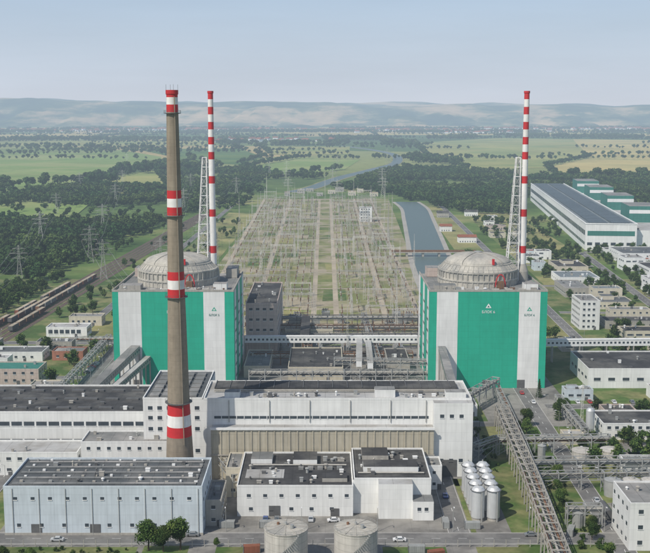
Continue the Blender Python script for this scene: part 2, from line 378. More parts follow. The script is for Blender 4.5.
def hh(x,y):
    t=max(0,min(1,(y-8600)/3600));t=t*t*(3-2*t)
    top=222+22*math.sin(x/2600+2.2)+70*noise.fractal(Vector((x/2200,y/3600,3)),1,2,5)
    if x<-2000: top+=30*min(1,(-2000-x)/1500)
    if x>1800: top-=12
    g_=abs(noise.noise(Vector((x/520,y/1500,7))))
    g2=abs(noise.noise(Vector((x/190,y/600,9))))
    return t*top - (t*(1-t)*4)*(95*(1-g_)**3+50*(1-g2)**3) + 35*noise.noise(Vector((x/700,y/700,1)))*t
vs=[]
for j in range(NY+1):
    for i in range(NX+1):
        x=-7600+15200*i/NX;y=8400+7000*j/NY;vs.append((x,y,hh(x,y)-.5 if j else -3))
b.add(vs,[(j*(NX+1)+i,j*(NX+1)+i+1,(j+1)*(NX+1)+i+1,(j+1)*(NX+1)+i) for j in range(NY) for i in range(NX)],hillm,True);b.obj('hills')

# ------------------------------------------------------------------ building helpers
def winrow(mb,face,a0,a1,c,z0,h,w,gap,mat=glass,sill=whitep):
    t=a0+gap/2
    while t+w<=a1:
        if face=='-Y':
            mb.box(t,t+w,c-.06,c-.001,z0,z0+h,mat);mb.box(t-.1,t+w+.1,c-.2,c-.001,z0-.2,z0-.01,sill)
        elif face=='+X':
            mb.box(c+.001,c+.06,t,t+w,z0,z0+h,mat);mb.box(c+.001,c+.2,t-.1,t+w+.1,z0-.2,z0-.01,sill)
        else:
            mb.box(c-.06,c-.001,t,t+w,z0,z0+h,mat);mb.box(c-.2,c-.001,t-.1,t+w+.1,z0-.2,z0-.01,sill)
        t+=w+gap
def parapet(mb,x0,x1,y0,y1,z,h,mat,t=.35):
    mb.box(x0-.05,x1+.05,y0-.05,y0+t,z,z+h,mat);mb.box(x0-.05,x1+.05,y1-t,y1+.05,z,z+h,mat)
    mb.box(x0-.05,x0+t,y0+t,y1-t,z,z+h,mat);mb.box(x1-t,x1+.05,y0+t,y1-t,z,z+h,mat)
def vents(mb,x0,x1,y0,y1,z,n,mats=None,s=1.4):
    for i in range(n):
        x=R.uniform(x0+2,x1-3);y=R.uniform(y0+2,y1-3);a=R.uniform(.5,s);h=R.uniform(.5,1.6);m_=R.choice(mats or [steel,whitep,steeld,conc])
        if R.random()<.4: mb.lathe(x,y,[(a*.4,z),(a*.4,z+h),(a*.65,z+h),(a*.65,z+h+.25),(.02,z+h+.6)],m_,8,False)
        else: mb.box(x,x+a*1.3,y,y+a,z,z+h,m_);mb.box(x-.1,x+a*1.3+.1,y-.1,y+a+.1,z+h,z+h+.15,m_)
def simple(name,x0,x1,y0,y1,h,wall,roof,rows=1,ww=1.6,gap=2,wh=1.5,nv=4,par=.6,doors=True,pent=False):
    g=G(name);g['walls'].box(x0,x1,y0,y1,0,h,wall,roof);parapet(g['parapet'],x0,x1,y0,y1,h,par,wall)
    fl=h/max(rows,1)
    for r in range(rows):
        z=fl*r+fl*.4
        winrow(g['windows'],'-Y',x0+1,x1-1,y0,z,min(wh,fl*.45),ww,gap)
        if x1<0: winrow(g['windows'],'+X',y0+1,y1-1,x1,z,min(wh,fl*.45),ww,gap)
        else: winrow(g['windows'],'-X',y0+1,y1-1,x0,z,min(wh,fl*.45),ww,gap)
    if doors:
        xd=x0+(x1-x0)*.7;g['door'].box(xd,xd+1.6,y0-.12,y0-.002,0,2.3,steeld)
    if pent:
        a=x0+(x1-x0)*R.uniform(.1,.4);c=y0+(y1-y0)*R.uniform(.3,.5);g['roof_house'].box(a,a+(x1-x0)*R.uniform(.2,.4),c,c+(y1-y0)*.35,h,h+R.uniform(1.5,3),wall,roof)
    if nv: vents(g['roof_vents'],x0,x1,y0,y1,h,nv)
    return g
def gable(name,x0,x1,y0,y1,h,rh,wall,roof,rows=1):
    g=G(name);g['walls'].box(x0,x1,y0,y1,0,h,wall);ym=(y0+y1)/2;e=.5
    g['roof'].add([(x0-e,y0-e,h-.1),(x1+e,y0-e,h-.1),(x1+e,ym,h+rh),(x0-e,ym,h+rh),(x0-e,y1+e,h-.1),(x1+e,y1+e,h-.1)],[(0,1,2,3),(3,2,5,4),(0,3,4),(1,5,2),(0,4,5,1)],roof)
    for r in range(rows): winrow(g['windows'],'-Y',x0+.6,x1-.6,y0,h/rows*r+1,1.2,1.1,1.6)
    g['chimney'].box(x0+2,x0+2.7,ym+.5,ym+1.2,h,h+rh+1,conc)
    return g.done()

# ------------------------------------------------------------------ foreground chimney
g=G('striped_chimney')
cx,cy=-55.7,392
zs=[0,16,20.4,24.4,28.8,33,50,74,77.2,80.6,83.8,104.8,107.8,111,114,142.5,145.2,147.8,150]
mats=[concd,concd,redp,wp,redp,concd,concd,redp,wp,redp,concd,redp,wp,redp,concd,redp,wp,redp]
def rr(z):
    T=[(0,5.7),(16,5.0),(33,4.2),(79,3.15),(150,2.05)]
    for (a,ra),(b_,rb) in zip(T,T[1:]):
        if z<=b_: return ra+(rb-ra)*(z-a)/(b_-a)
    return 2.05
g['shaft'].lathe(cx,cy,[(rr(z),z) for z in zs],mats,32,False)
g['rim'].lathe(cx,cy,[(2.05,148.6),(2.3,149),(2.3,150.4),(1.7,150.4),(1.6,146)],[redp,redp,steeld,steeld],32,False)
for z in (33.5,74,104.5,142,):
    r=rr(z)
    g['platform'].lathe(cx,cy,[(r,z-.2),(r+1.0,z),(r+1.0,z+.15),(r,z+.15)],steeld,24,False)
    for k in range(16):
        a=2*math.pi*k/16;g['railing'].beam((cx+(r+.9)*math.cos(a),cy+(r+.9)*math.sin(a),z),(cx+(r+.9)*math.cos(a),cy+(r+.9)*math.sin(a),z+1.1),.07,steeld)
    g['railing'].lathe(cx,cy,[(r+.95,z+1.05),(r+.95,z+1.12)],steeld,24,False)
for z in range(18,148,2):
    a=-1.1;r=rr(z)+.35;r2=rr(z+2)+.35
    g['ladder'].beam((cx+r*math.cos(a),cy+r*math.sin(a),z),(cx+r2*math.cos(a),cy+r2*math.sin(a),z+2),.3,concd)
for k in range(4):
    a=k*math.pi/2+.4;g['lightning_rods'].beam((cx+2.2*math.cos(a),cy+2.2*math.sin(a),150),(cx+2.2*math.cos(a),cy+2.2*math.sin(a),152.4),.09,steeld)
g.done()

# ------------------------------------------------------------------ reactor buildings
def text_part(s,x,y,z,size,mat,parent):
    cu=bpy.data.curves.new('lettering','FONT');cu.body=s;cu.size=size;cu.extrude=.04;cu.align_x='CENTER'
    o=bpy.data.objects.new('lettering',cu);o.rotation_euler=(math.pi/2,0,0);o.location=(x-parent.location.x,y-parent.location.y,z)
    cu.materials.append(mat);col.objects.link(o);o.parent=parent
def logo(mb,x,y,z,s,m1,m2):
    mb.add([(x-s,y,z),(x+s,y,z),(x,y,z+1.6*s)],[(0,1,2)],m1)
    mb.add([(x-s*.45,y-.03,z+.25*s),(x+s*.45,y-.03,z+.25*s),(x,y-.03,z+.95*s)],[(0,1,2)],m2)
def reactor(x0,x1,cx,sx,num):
    y0,y1,H=538,602,51.0
    g=G('reactor_building');W=g['walls'];w_=x1-x0
    cuts=[0,.05,.235,.75,.925,1] if x0<0 else [0,.06,.24,.76,.94,1]
    cm=[green,white,green,white,green]
    W.box(x0+.4,x1-.4,y0+.4,y1,0,H-.2,white,roofg)
    for i in range(5): W.box(x0+w_*cuts[i],x0+w_*cuts[i+1],y0,y0+.39,0,H,cm[i])
    sc_=[0,.08,.22,.45,.6,.85,1];sm=[green,white,green,white,green,white]
    for i in range(6):
        a=y0+.4+(y1-y0-.4)*sc_[i];b_=y0+.4+(y1-y0-.4)*sc_[i+1]
        if x0<0: W.box(x1-.39,x1,a,b_,0,H,sm[i])
        else: W.box(x0,x0+.39,a,b_,0,H,sm[i])
    ox=(x0,x0+.39) if x0<0 else (x1-.39,x1)
    W.box(ox[0],ox[1],y0+.4,y1,0,H,green)
    P=g['parapet'];P.box(x0-.1,x1+.1,y0-.1,y0+.5,H+.003,H+1.0,conc);P.box(x0-.1,x0+.4,y0+.5,y1,H+.003,H+1.0,conc);P.box(x1-.4,x1+.1,y0+.5,y1,H+.003,H+1.0,conc)
    for z in (4,10,16,22,28,34,40):
        for k in range(3):
            yy=y0+8+k*20
            if x0<0: g['side_windows'].box(x1+.002,x1+.1,yy,yy+7,z,z+1.3,glass)
            else: g['side_windows'].box(x0-.1,x0-.002,yy,yy+7,z,z+1.3,glass)
    for k in range(3): g['doors'].box(x0+10+k*18,x0+14+k*18,y0-.12,y0-.002,0,4.5,steeld)
    D=g['containment_dome'];cy=571
    D.lathe(cx,cy,[(21.3,H-.3),(21.3,53.6),(21.8,53.7),(21.8,54.5),(21.0,54.6),(21.0,58.0),(21.6,58.1),(21.6,58.9),(20.6,59.0),(18.2,61.6),(18.2,62.1),(17.6,62.2)]+[(17.5*math.cos(t),62.3+4.8*math.sin(t)) for t in [i*math.pi/2/10 for i in range(11)]],domec,64,False)
    for k in range(48):
        a=2*math.pi*k/48;r=21.4
        D.beam((cx+r*math.cos(a),cy+r*math.sin(a),H),(cx+r*math.cos(a),cy+r*math.sin(a),58),.45,domec)
        D.beam((cx+20.7*math.cos(a),cy+20.7*math.sin(a),59.05),(cx+18.3*math.cos(a),cy+18.3*math.sin(a),61.7),.3,domec)
    Rr=g['dome_railing']
    for k in range(48):
        a=2*math.pi*k/48;Rr.beam((cx+21.4*math.cos(a),cy+21.4*math.sin(a),58.9),(cx+21.4*math.cos(a),cy+21.4*math.sin(a),60.1),.1,steel)
    Rr.lathe(cx,cy,[(21.45,60.0),(21.45,60.12)],steel,48,False)
    for a in (-2.2,-.9,.6,2.4):
        pts=[(cx+17.8*math.cos(t)*math.cos(a),cy+17.8*math.cos(t)*math.sin(a),62.4+4.9*math.sin(t)) for t in [i*math.pi/2/8 for i in range(9)]]
        for p,q in zip(pts,pts[1:]): g['dome_ladders'].beam(p,q,.22,conc)
    D.lathe(cx,cy,[(2.2,67.0),(2.2,67.7),(.1,68.0)],steel,16,False)
    g['red_crane_cabin'].box(cx+5.2,cx+6.4,cy-17.2,cy-15.8,62.6,65.6,redp)
    hx=cx+9
    pts=[(hx+2.6*math.cos(t),y0+11.5,H+.6+6.6*math.sin(t)) for t in [math.pi*i/8 for i in range(9)]]
    for p,q in zip(pts,pts[1:]): g['red_hoist_arch'].beam(p,q,.5,redp)
    g['red_hoist_arch'].box(hx-1.6,hx+1.6,y0+9.5,y0+12.5,H,H+3.6,rust)
    q=g['roof_equipment']
    q.box(x0+3,x0+14,y0+4,y0+12,H,H+2.6,conc,roofg);q.box(x1-11,x1-4,y0+5,y0+12,H,H+3.2,white,roofg);q.box(x0+3,x0+10,y1-14,y1-4,H,H+5,pink,roofg);q.box(x1-8,x1-2,y1-18,y1-3,H,H+5,conc,roofg)
    vents(q,x0+2,x1-2,y0+1,y0+9,H,24,[steel,conc,rust,whitep],2.0)
    for k in range(5): q.tube((x0+18+k*7,y0+3,H+.8),(x0+22+k*7,y0+3,H+.8),.4,pipe)
    for k in range(9): q.beam((x0+5+k*6.4,y0+2,H+1),(x0+5+k*6.4,y0+2,H+R.uniform(3,6)),.12,steeld)
    v=g['vent_stack'];sy=577
    zz=[H];mm=[]
    seq=[(66,wp),(70,redp),(86,wp),(90,redp),(104,wp),(108,redp),(117,wp)]
    for t,m_ in seq: zz.append(t);mm.append(m_)
    for i in range(9): zz.append(117+(i+1)*4);mm.append(redp if i%2==0 else wp)
    v.lathe(sx,sy,[(2.1-.7*(z-H)/(153-H),z) for z in zz],mm,20,False)
    v.lathe(sx,sy,[(1.4,152),(1.65,152.3),(1.65,153.4),(1.2,153.4),(1.1,150)],[redp,redp,steeld,steeld],20,False)
    v.lathe(sx,sy,[(3.6,H-.2),(3.4,H+5),(2.1,H+9)],conc,20,False)
    t_=g['stack_lattice_tower'];n=13
    def leg(k,z):
        f=(z-H)/(118-H);wd=6.5*(1-f)+2.2*f;bx=sx-2.6-wd*(.5);off=[(-1,-1),(1,-1),(1,1),(-1,1)][k]
        return (bx+off[0]*wd*.5,sy+off[1]*wd*.5,z)
    lv=[H+(118-H)*i/n for i in range(n+1)]
    for i in range(n):
        for k in range(4):
            t_.beam(leg(k,lv[i]),leg(k,lv[i+1]),.5,wp);j=(k+1)%4
            t_.beam(leg(k,lv[i]),leg(j,lv[i+1]),.26,steel);t_.beam(leg(j,lv[i]),leg(k,lv[i+1]),.26,steel);t_.beam(leg(k,lv[i+1]),leg(j,lv[i+1]),.28,wp)
        if i%3==2: t_.beam(leg(1,lv[i+1]),(sx,sy,lv[i+1]),.35,wp)
    L=g['logo_signs']
    xw=x0+w_*(cuts[3]+cuts[4])/2
    logo(L,xw,y0-.06,41,1.3,green,whitep);logo(L,x0+w_*.5,y0-.06,42.5,1.5,whitep,greend)
    e=g.done()
    text_part('БЛОК '+num,xw,y0-.08,38.3,1.5,greend,e);text_part('БЛОК '+num,x0+w_*.5,y0-.08,39.8,1.9,whitep,e)
reactor(-109.5,-47,-80,-61.4,'5');reactor(54,114.5,83,108.2,'6')
simple('turbine_annex_building',-46.5,-28,612,690,31,pink,roofd,5,2,2,1.4,10).done()
simple('auxiliary_building',-85,-50,606,640,44,conc,roofd,3,2,3,1.4,10).done()

# ------------------------------------------------------------------ turbine hall
g=G('turbine_hall');W=g['walls']
W.box(-48,58,407,435,0,30,white,roofl);W.box(-72,-48.01,407,452,0,30.3,white,roofs)
parapet(g['parapet'],-48,58,407,435,30,.8,white);parapet(g['parapet'],-72,-48.4,407,452,30.3,.7,white)
W.box(-44.5,42.5,400,406.99,0,20,beige,roofl)
W.box(42.6,58,402.5,406.99,0,30.05,white,roofl)
for x in range(-44,43,3): g['pilasters'].box(x,x+.5,399.7,399.99,0,19.8,beige)
g['cornice'].box(-44.8,42.8,399.4,399.99,20,20.9,whitep)
g['cornice'].box(-44.8,42.8,399.5,399.69,9.6,10.1,conc)
g['window_band'].box(-44,41,406.85,406.98,22.5,23.5,glass)
for x in range(-44,42,3): g['window_band'].box(x-.12,x+.12,406.7,406.84,22.4,23.6,whitep)
for z in (8.5,17.5,22,26): winrow(g['windows'],'-Y',-71,-49,407,z,1.5,1.8,1.9)
for z in (6,24): winrow(g['windows'],'-Y',44,57,402.5,z,1.4,1.6,2.2)
g['doors'].box(46,52,402.3,402.49,0,7,steeld);g['doors'].box(-30,-24,399.5,399.69,0,6,steeld);g['doors'].box(10,16,399.5,399.69,0,6,steeld)
for x in (-38,-22,-6,10,26,40): g['downpipes'].box(x-.15,x+.15,406.6,406.98,21,29.9,steel)
r=g['roof_monitors']
r.box(-45,54,420,431,30,31.6,roofd);
for x in range(-45,54,6): r.box(x,x+.3,419.9,431.1,31.6,31.9,steeld)
for x in range(-70,-50,5):
    for k in range(6): r.box(x,x+3.8,410+k*6.5,414.8+k*6.5,30.4,31.1,roofg)
vents(r,-46,57,408,418,30,34);vents(r,-20,50,431,434.5,30,8)
for z in (30.5,31.1): r.tube((-45,418.6,z),(52,418.6,z),.22,pipe)
r.box(20,28,411,417,30,33,white,roofg);r.box(-40,-34,410,415,30,32.4,white,roofg);r.box(48,56,409,414,30,32.6,white,roofg)
g.done()
g=G('workshop_hall')
g['walls'].box(-190,-73,430,474,0,18,white,roofd);parapet(g['parapet'],-190,-73,430,474,18,.7,white)
winrow(g['windows'],'-Y',-189,-74,430,12.5,1.8,4.4,.8);winrow(g['windows'],'-Y',-189,-74,430,5,1.8,4.4,.8)
for x in range(-186,-78,9): g['roof_skylights'].box(x,x+5.5,436,437.8,18,18.7,steeld);g['roof_skylights'].box(x,x+5.5,450,452,18,18.7,steeld);g['roof_skylights'].box(x,x+5.5,464,466,18,18.7,steeld)
vents(g['roof_vents'],-188,-75,431,473,18,18);g.done()
simple('service_building',-96,-60,402,417,14,white,roofg,3,1.4,2.6,1.2,6).done()
simple('service_building',-190,-98,404,420,9,white,roofl,2,1.8,2.6,1.2,8).done()
g=G('chemical_storage_building')
g['walls'].box(-109,-41.6,344,374,0,16.8,whitebl,roofs);parapet(g['parapet'],-109,-41.6,344,374,16.8,.7,whitebl)
for k in range(5):
    y=347+k*5.6
    g['roof_monitors'].box(-107,-44,y,y+1.6,16.8,17.25,roofs,roofg)
    for x in range(-105,-44,5):
        if R.random()<.75: g['roof_monitors'].box(x,x+R.uniform(.5,1.2),y+2.6,y+3.4,16.8,17.1+R.uniform(0,.5),R.choice([whitep,steel,conc]))
vents(g['roof_vents'],-108,-43,345,373,16.8,12)
winrow(g['windows'],'-Y',-108,-43,344,12.6,1.0,1.3,4.6);winrow(g['windows'],'-Y',-108,-43,344,3.0,1.2,1.3,6.4)
winrow(g['windows'],'+X',345,373,-41.6,11,1.2,1.4,4);winrow(g['windows'],'+X',345,373,-41.6,4,1.2,1.4,4)
for x in (-100,-80,-62): g['doors'].box(x,x+3.6,343.85,343.99,0,4,steeld)
for x in range(-106,-42,9): g['downpipes'].box(x-.1,x+.1,343.75,343.99,0,16.6,steel)
g['plinth'].box(-109.1,-41.5,343.8,343.99,0,.9,conc)
g.done()
simple('annex_building',-41.5,-36,352,372,9,conc,roofg,2,1.4,2,1.2,3).done()
simple('pump_house',-37,-31.5,380,398,11,cream,roofg,2,1.4,2,1.2,3).done()
g=G('water_treatment_building')
g['walls'].box(-31.3,10,361,398.5,0,11,white,roofd);g['walls'].box(10.01,38,364,398.5,0,12.6,white,roofd)
g['walls'].box(19,31,358.5,363.99,0,12.9,white,roofl);g['walls'].box(31.01,38.3,357,363.99,0,7.0,white,roofg)
parapet(g['parapet'],-31.3,10,361,398.5,11,.6,white);parapet(g['parapet'],10.4,38,364,398.5,12.6,.6,white)
q=g['roof_structures']
q.box(-29,-15,370,379,11,11.25,roofl);q.box(-12,-3,384,394,11,13.2,white,roofd);q.box(-1,8,366,372,11,12.4,conc,roofd)
q.box(14,34,372,380,12.6,14.6,white,roofd);q.box(14,24,386,396,12.6,14.2,conc,roofd);q.box(-28,-20,386,395,11,12.8,white,roofg)
for k in range(5): q.box(-10+k*3.6,-8+k*3.6,379,381,11,11.9,roofg)
q.tube((-27,383,11.6),(8,383,11.6),.3,pipe);q.tube((12,370,13.1),(36,370,13.1),.3,pipe)
vents(q,-30,9,362,397,11,34);vents(q,11,37,365,397,12.6,20)
winrow(g['windows'],'-Y',-30,9,361,7.2,1.1,1.4,4.4);winrow(g['windows'],'-Y',-30,9,361,2.2,1.2,1.4,5.8);winrow(g['windows'],'-Y',32,38,357,3.6,1.2,1.3,1.2)
g['doors'].box(-20,-16,360.8,360.99,0,4,steeld);g['doors'].box(2,5,360.8,360.99,0,3,steeld)
g.done()
simple('switch_house',39,44.5,388,399,9,white,roofg,2,1.2,2,1.1,2).done()
for x in (-12.4,9.8):
    g=G('storage_tank');y=321;r=6.9
    g['shell'].lathe(x,y,[(r,0),(r,12)],tankm,48,False);g['shell'].lathe(x,y,[(r,11.9),(r+.18,12),(r+.18,12.25),(r-.1,12.3),(.2,13.1)],[tankm,conc,conc,domec],48,False)
    for k in range(24):
        a=2*math.pi*k/24;g['railing'].beam((x+(r+.05)*math.cos(a),y+(r+.05)*math.sin(a),12.2),(x+(r+.05)*math.cos(a),y+(r+.05)*math.sin(a),13.3),.07,steel)
        if k%2==0: g['roof_ribs'].beam((x+r*math.cos(a),y+r*math.sin(a),12.36),(x,y,13.15),.1,conc)
    g['railing'].lathe(x,y,[(r+.05,13.2),(r+.05,13.3)],steel,48,False);g['railing'].lathe(x,y,[(r+.05,12.75),(r+.05,12.82)],steel,48,False)
    g['hatch'].cyl(x+2,y-2,12.8,13.9,.6,steel);g['hatch'].cyl(x-2.5,y+1,12.8,13.5,.45,rust);g['hatch'].cyl(x,y,13,14,.35,steel)
    for z in range(0,24): g['spiral_stair'].beam((x+(r+.1)*math.cos(-2.6+z*.07),y+(r+.1)*math.sin(-2.6+z*.07),z*.5+.3),(x+(r+.9)*math.cos(-2.6+z*.07),y+(r+.9)*math.sin(-2.6+z*.07),z*.5+.3),.35,steel)
    g.done()
for x in (54,59.4):
    for y in (358,364.6,371.2,377.8,384.4):
        g=G('steel_storage_silo')
        g['shell'].lathe(x,y,[(2.35,1.2),(2.35,11.2),(1.6,12.1),(.3,12.5)],silom,20,True);g['skirt'].lathe(x,y,[(2.1,0),(2.1,1.2)],conc,16,False)
        g['platform'].lathe(x,y,[(2.37,10.9),(2.75,11),(2.75,11.1),(2.37,11.1)],steeld,16,False)
        g['ladder'].box(x+.8,x+1.2,y-2.65,y-2.5,0,11,steel);g['nozzle'].cyl(x,y,12.3,13.1,.25,steel);g.done()

# ------------------------------------------------------------------ pipe racks & galleries
def rack(name,pts,z,w,npipes=5,step=9,truss=True,leg=steel,rr_=(.25,.55)):
    g=G(name)
    for (ax,ay),(bx,by) in zip(pts,pts[1:]):
        A=Vector((ax,ay,0));B=Vector((bx,by,0));d=B-A;L=d.length;d.normalize();a=Vector((-d.y,d.x,0));n=max(1,int(L/step))
        up=Vector((0,0,1))
        for i in range(n+1):
            c=A+d*(L*i/n)
            for s in(-1,1): g['posts'].beam(c+a*s*w/2,c+a*s*w/2+up*(z+3),.4,leg)
            g['posts'].beam(c-a*w/2+up*z,c+a*w/2+up*z,.4,leg);g['posts'].beam(c-a*w/2+up*(z+3),c+a*w/2+up*(z+3),.35,leg)
            if i<n:
                c2=A+d*(L*(i+1)/n)
                for s in(-1,1):
                    o=a*s*w/2
                    for zz in(z,z+3): g['girders'].beam(c+o+up*zz,c2+o+up*zz,.26,leg)
                    if truss:
                        m_=(c+c2)/2;g['girders'].beam(c+o+up*z,m_+o+up*(z+3),.16,leg);g['girders'].beam(m_+o+up*(z+3),c2+o+up*z,.16,leg)
                    if i%3==0: g['girders'].beam(c+o,c2+o+up*z,.16,leg)
                if truss:
                    g['girders'].beam(c-a*w/2+up*(z+3),c2+a*w/2+up*(z+3),.12,leg)
        for k in range(npipes):
            o=a*(-w/2+w*(k+.5)/npipes);r=R.uniform(*rr_);zz=z+.3+r+(0 if k%2 else 1.2)
            g['pipes'].tube(A+o+up*zz,B+o+up*zz,r,R.choice([pipe,pipe,conc,rust,steel,steeld]))
    return g.done()
rack('pipe_rack',[(80.5,470),(76.5,380),(71.5,300)],7.5,5.5,6,7,leg=conc)
rack('pipe_rack',[(86.5,520),(83,430),(78.5,360),(74,300)],4.0,2.5,3,8)
rack('pipe_rack',[(60,478),(86,520)],7.5,4,4,8)
rack('pipe_rack',[(81,400),(150,402)],5.5,4,4,8);rack('pipe_rack',[(80,388),(150,391)],4,3,3,8)
rack('pipe_rack',[(-40,545),(60,545)],5,4,4,8);rack('pipe_rack',[(5,556),(58,552)],9,3,3,8)
rack('pipe_rack',[(-42,590),(50,592)],4,5,5,8,leg=rust);rack('pipe_rack',[(-27,630),(62,632)],7,5,6,9,leg=steeld)
rack('pipe_rack',[(-28,660),(70,660)],6,4,5,9,leg=rust);rack('pipe_rack',[(-10,600),(-14,700)],6,5,5,9,leg=rust)
rack('pipe_rack',[(29,560),(26,700)],6,3.5,4,9)
rack('pipe_rack',[(-28,676),(70,676)],9,4,5,9,leg=steeld);rack('pipe_rack',[(-150,628),(-110,628)],5,4,4,8)
rack('pipe_rack',[(59,440),(60,478)],8,4,4,8);rack('pipe_rack',[(-41,402),(-33,380)],6,3,3,6)
rack('pipe_rack',[(62,420),(72,430),(120,432)],5,3,3,8)
rack('pipe_rack',[(84,352),(96,352)],5,3,3,6);rack('pipe_rack',[(113,446),(113,500)],4,3,3,8);rack('pipe_rack',[(-133,440),(-133,640)],4,3,3,9)
def gallery(name,p,q,z0,z1,w,h,wall,roof,sup=14):
    g=G(name);A=Vector((*p,z0));B=Vector((*q,z1));d=B-A;L=d.length;n=max(2,int(L/sup));up=Vector((0,0,1));dn=d.normalized();a=Vector((-dn.y,dn.x,0)).normalized()
    g['gallery_walls'].beam(A+up*h/2,B+up*h/2,w,wall,h);g['gallery_roof'].beam(A+up*(h+.16),B+up*(h+.16),w+.4,roof,.3)
    for s in(-1,1):
        m=int(L/2.4)
        for i in range(m):
            c=A+d*((i+.25)/m)+up*h*.55+a*s*(w/2+.03);c2=A+d*((i+.75)/m)+up*h*.55+a*s*(w/2+.03);g['gallery_windows'].beam(c,c2,.06,glass,h*.32)
    for i in range(n+1):
        c=A+d*(i/n)
        for s in(-1,1): g['columns'].beam((c+a*s*w*.4)*1,Vector(((c+a*s*w*.4).x,(c+a*s*w*.4).y,0)),.6,conc)
    return g.done()
gallery('pedestrian_skybridge',(-46.8,606),(54,606),9.5,9.5,3.2,3.6,whitep,whitep)
gallery('pedestrian_skybridge',(114.8,596),(240,600),9.5,9.5,3.2,3.6,whitep,whitep)
gallery('conveyor_gallery',(-112,478),(-98,537.8),9,19,4.5,3.6,conc,roofg,12)
gallery('conveyor_gallery',(-107,476),(-92,537.8),6,14,3,3,conc,roofl,12)
gallery('conveyor_gallery',(55,436.2),(60.5,537.8),22,19,3.4,3.2,conc,roofg,14)
gallery('conveyor_gallery',(18,548),(20,604),9,9,3,3,whitep,roofl,12);gallery('conveyor_gallery',(24,548),(25,604),8,8,3,3,whitep,roofl,12)
gallery('pipe_gallery',(-12,608),(-12,668),9,9,5,4,conc,roofd,12)
g=simple('diesel_generator_building',-19.7,9.6,552,600,7.3,cream,roofd,1,1.8,3,1.6,10);g.done()
simple('cable_building',-44,-30,560,600,6,cream,roofg,1,1.5,3,1.2,4).done()
simple('cable_building',34,46,560,595,8,conc,roofd,1,1.5,3,1.2,6).done()
simple('relay_building',-25,5,640.0+13,668,7,cream,roofg,1,1.5,3,1.2,6).done()
simple('gate_building',62,72,486,500,5,whitep,roofg,1,1.5,2,1.2,3).done()
tb=MB();tb.box(-2.4,2.4,-1.6,1.6,.6,4.2,steel);tb.box(-3,3,-2.1,2.1,0,.6,conc)
for s in(-1,1):
    for k in range(6): tb.box(-2.2+k*.75,-1.9+k*.75,1.62 if s>0 else -2.4,2.4 if s>0 else -1.62,1,3.8,steel)
for k in(-1.4,0,1.4): tb.lathe(k,0,[(.3,4.2),(.3,4.6),(.18,4.7),(.18,6)],[steel,rust,rust],8)
tb.tube((-2.2,.9,5),(1.6,.9,5),.45,steel);tme=tb.mesh('transformer')
for x in (-38,-22,-4,12,30,44):
    for y in (615,622): place(tme,'transformer',(x+R.uniform(-1,1),y+R.uniform(-1,1),.05),R.choice([0,1.57]),1.2)
for i in range(14): place(tme,'transformer',(R.uniform(-80,60),R.uniform(682,730),.2),R.choice([0,1.57]),1.2)

# ------------------------------------------------------------------ right hand side
simple('warehouse',137,200,538,579,10,white,roofd,1,3.5,4,1.6,8).done()
simple('laboratory_building',168,181,687,712,19,white,roofg,5,1.6,1.6,1.4,3).done()
simple('office_building',122,150,450,471,7,white,roofd,2,1.6,1.8,1.3,6).done()
simple('storage_shed',103,112,443,449,4.5,cream,roofl,1,1.5,1.5,1,2).done()
simple('boiler_house',99.8,135,331,352,15.9,white,roofg,3,1.6,3.5,1.4,8).done()
simple('storage_shed',119,150,404,413,5,whitep,roofg,1,1.5,3,1,4).done()
simple('storage_shed',152,185,470,480,5,cream,rooft,1,1.5,3,1,4).done()
g=G('lime_silo');g['shell'].lathe(117.5,455,[(1.6,3),(1.9,4),(1.9,12),(1.2,13)],silom,16);
for k in range(4): g['legs'].beam((117.5+1.6*math.cos(k*1.57),455+1.6*math.sin(k*1.57),0),(117.5+1.6*math.cos(k*1.57),455+1.6*math.sin(k*1.57),4),.3,steel)
g.done()
for i,(x,y,r,h) in enumerate([(108,382,3,6),(115,382,3,6),(122,382,3,6),(129,383,3,6),(110,374,2.2,5),(118,374,2.2,5),(89,420,1.6,7),(93,436,1.5,6),(139,384,3,6),(88,352,2,5),(106,420,4.5,5),(118,421,4.5,5)]):
    g=G('settling_tank');g['shell'].lathe(x,y,[(r,0),(r,h),(r+.15,h+.05),(r+.15,h+.25),(r*.5,h+.5),(.1,h+.9)],tankm if i%3 else steel,24,False);g['hatch'].cyl(x+r*.3,y,h+.4,h+1.3,.35,steel);g['ladder'].box(x-.25,x+.25,y-r-.2,y-r-.05,0,h,steel);g.done()
for x in range(3):
    g=G('horizontal_tank');g['vessel'].tube((100+x*5,356,2.6),(100+x*5,366,2.6),1.6,steeld,16)
    for y in(358,364): g['saddles'].box(98.9+x*5,101.1+x*5,y-.3,y+.3,0,1.5,conc)
    g.done()
SB=[(195,228,870,905,6,whitep,roofb),(205,232,925,965,7,cream,roofd),(186,205,810,850,7,conc,roofg),(256,282,830,850,11,white,roofg),(198,225,760,785,5,cream,roofs),(255,300,765,790,8,cream,roofd),(278,320,900,940,9,white,roofd),(186,222,690,706,5,conc,roofd),(262,310,700,735,8,white,roofd),(290,330,850,880,8,conc,roofb),(280,330,990,1040,10,white,roofs)]
BLK=[(135,202,530,582),(120,152,448,473),(100,114,441,451),(150,187,468,482),(118,151,402,415),(97,107,300,700),(-192,-149,543,564),(-202,-138,596,616),(-180,-148,662,714),(-152,-132,518,536),(-137,-120,300,640),(166,183,685,714),(-230,-131,552,564),(108,220,497,509),(-230,-131,464,486),(156,184,640,1700),(231,262,651,1080),(100,240,590,606),(110,116,440,505),(165,250,735,755),(165,250,857,871),(165,255,975,991),(110,240,638,655),(95,135,325,352),(152,156,505,520)]
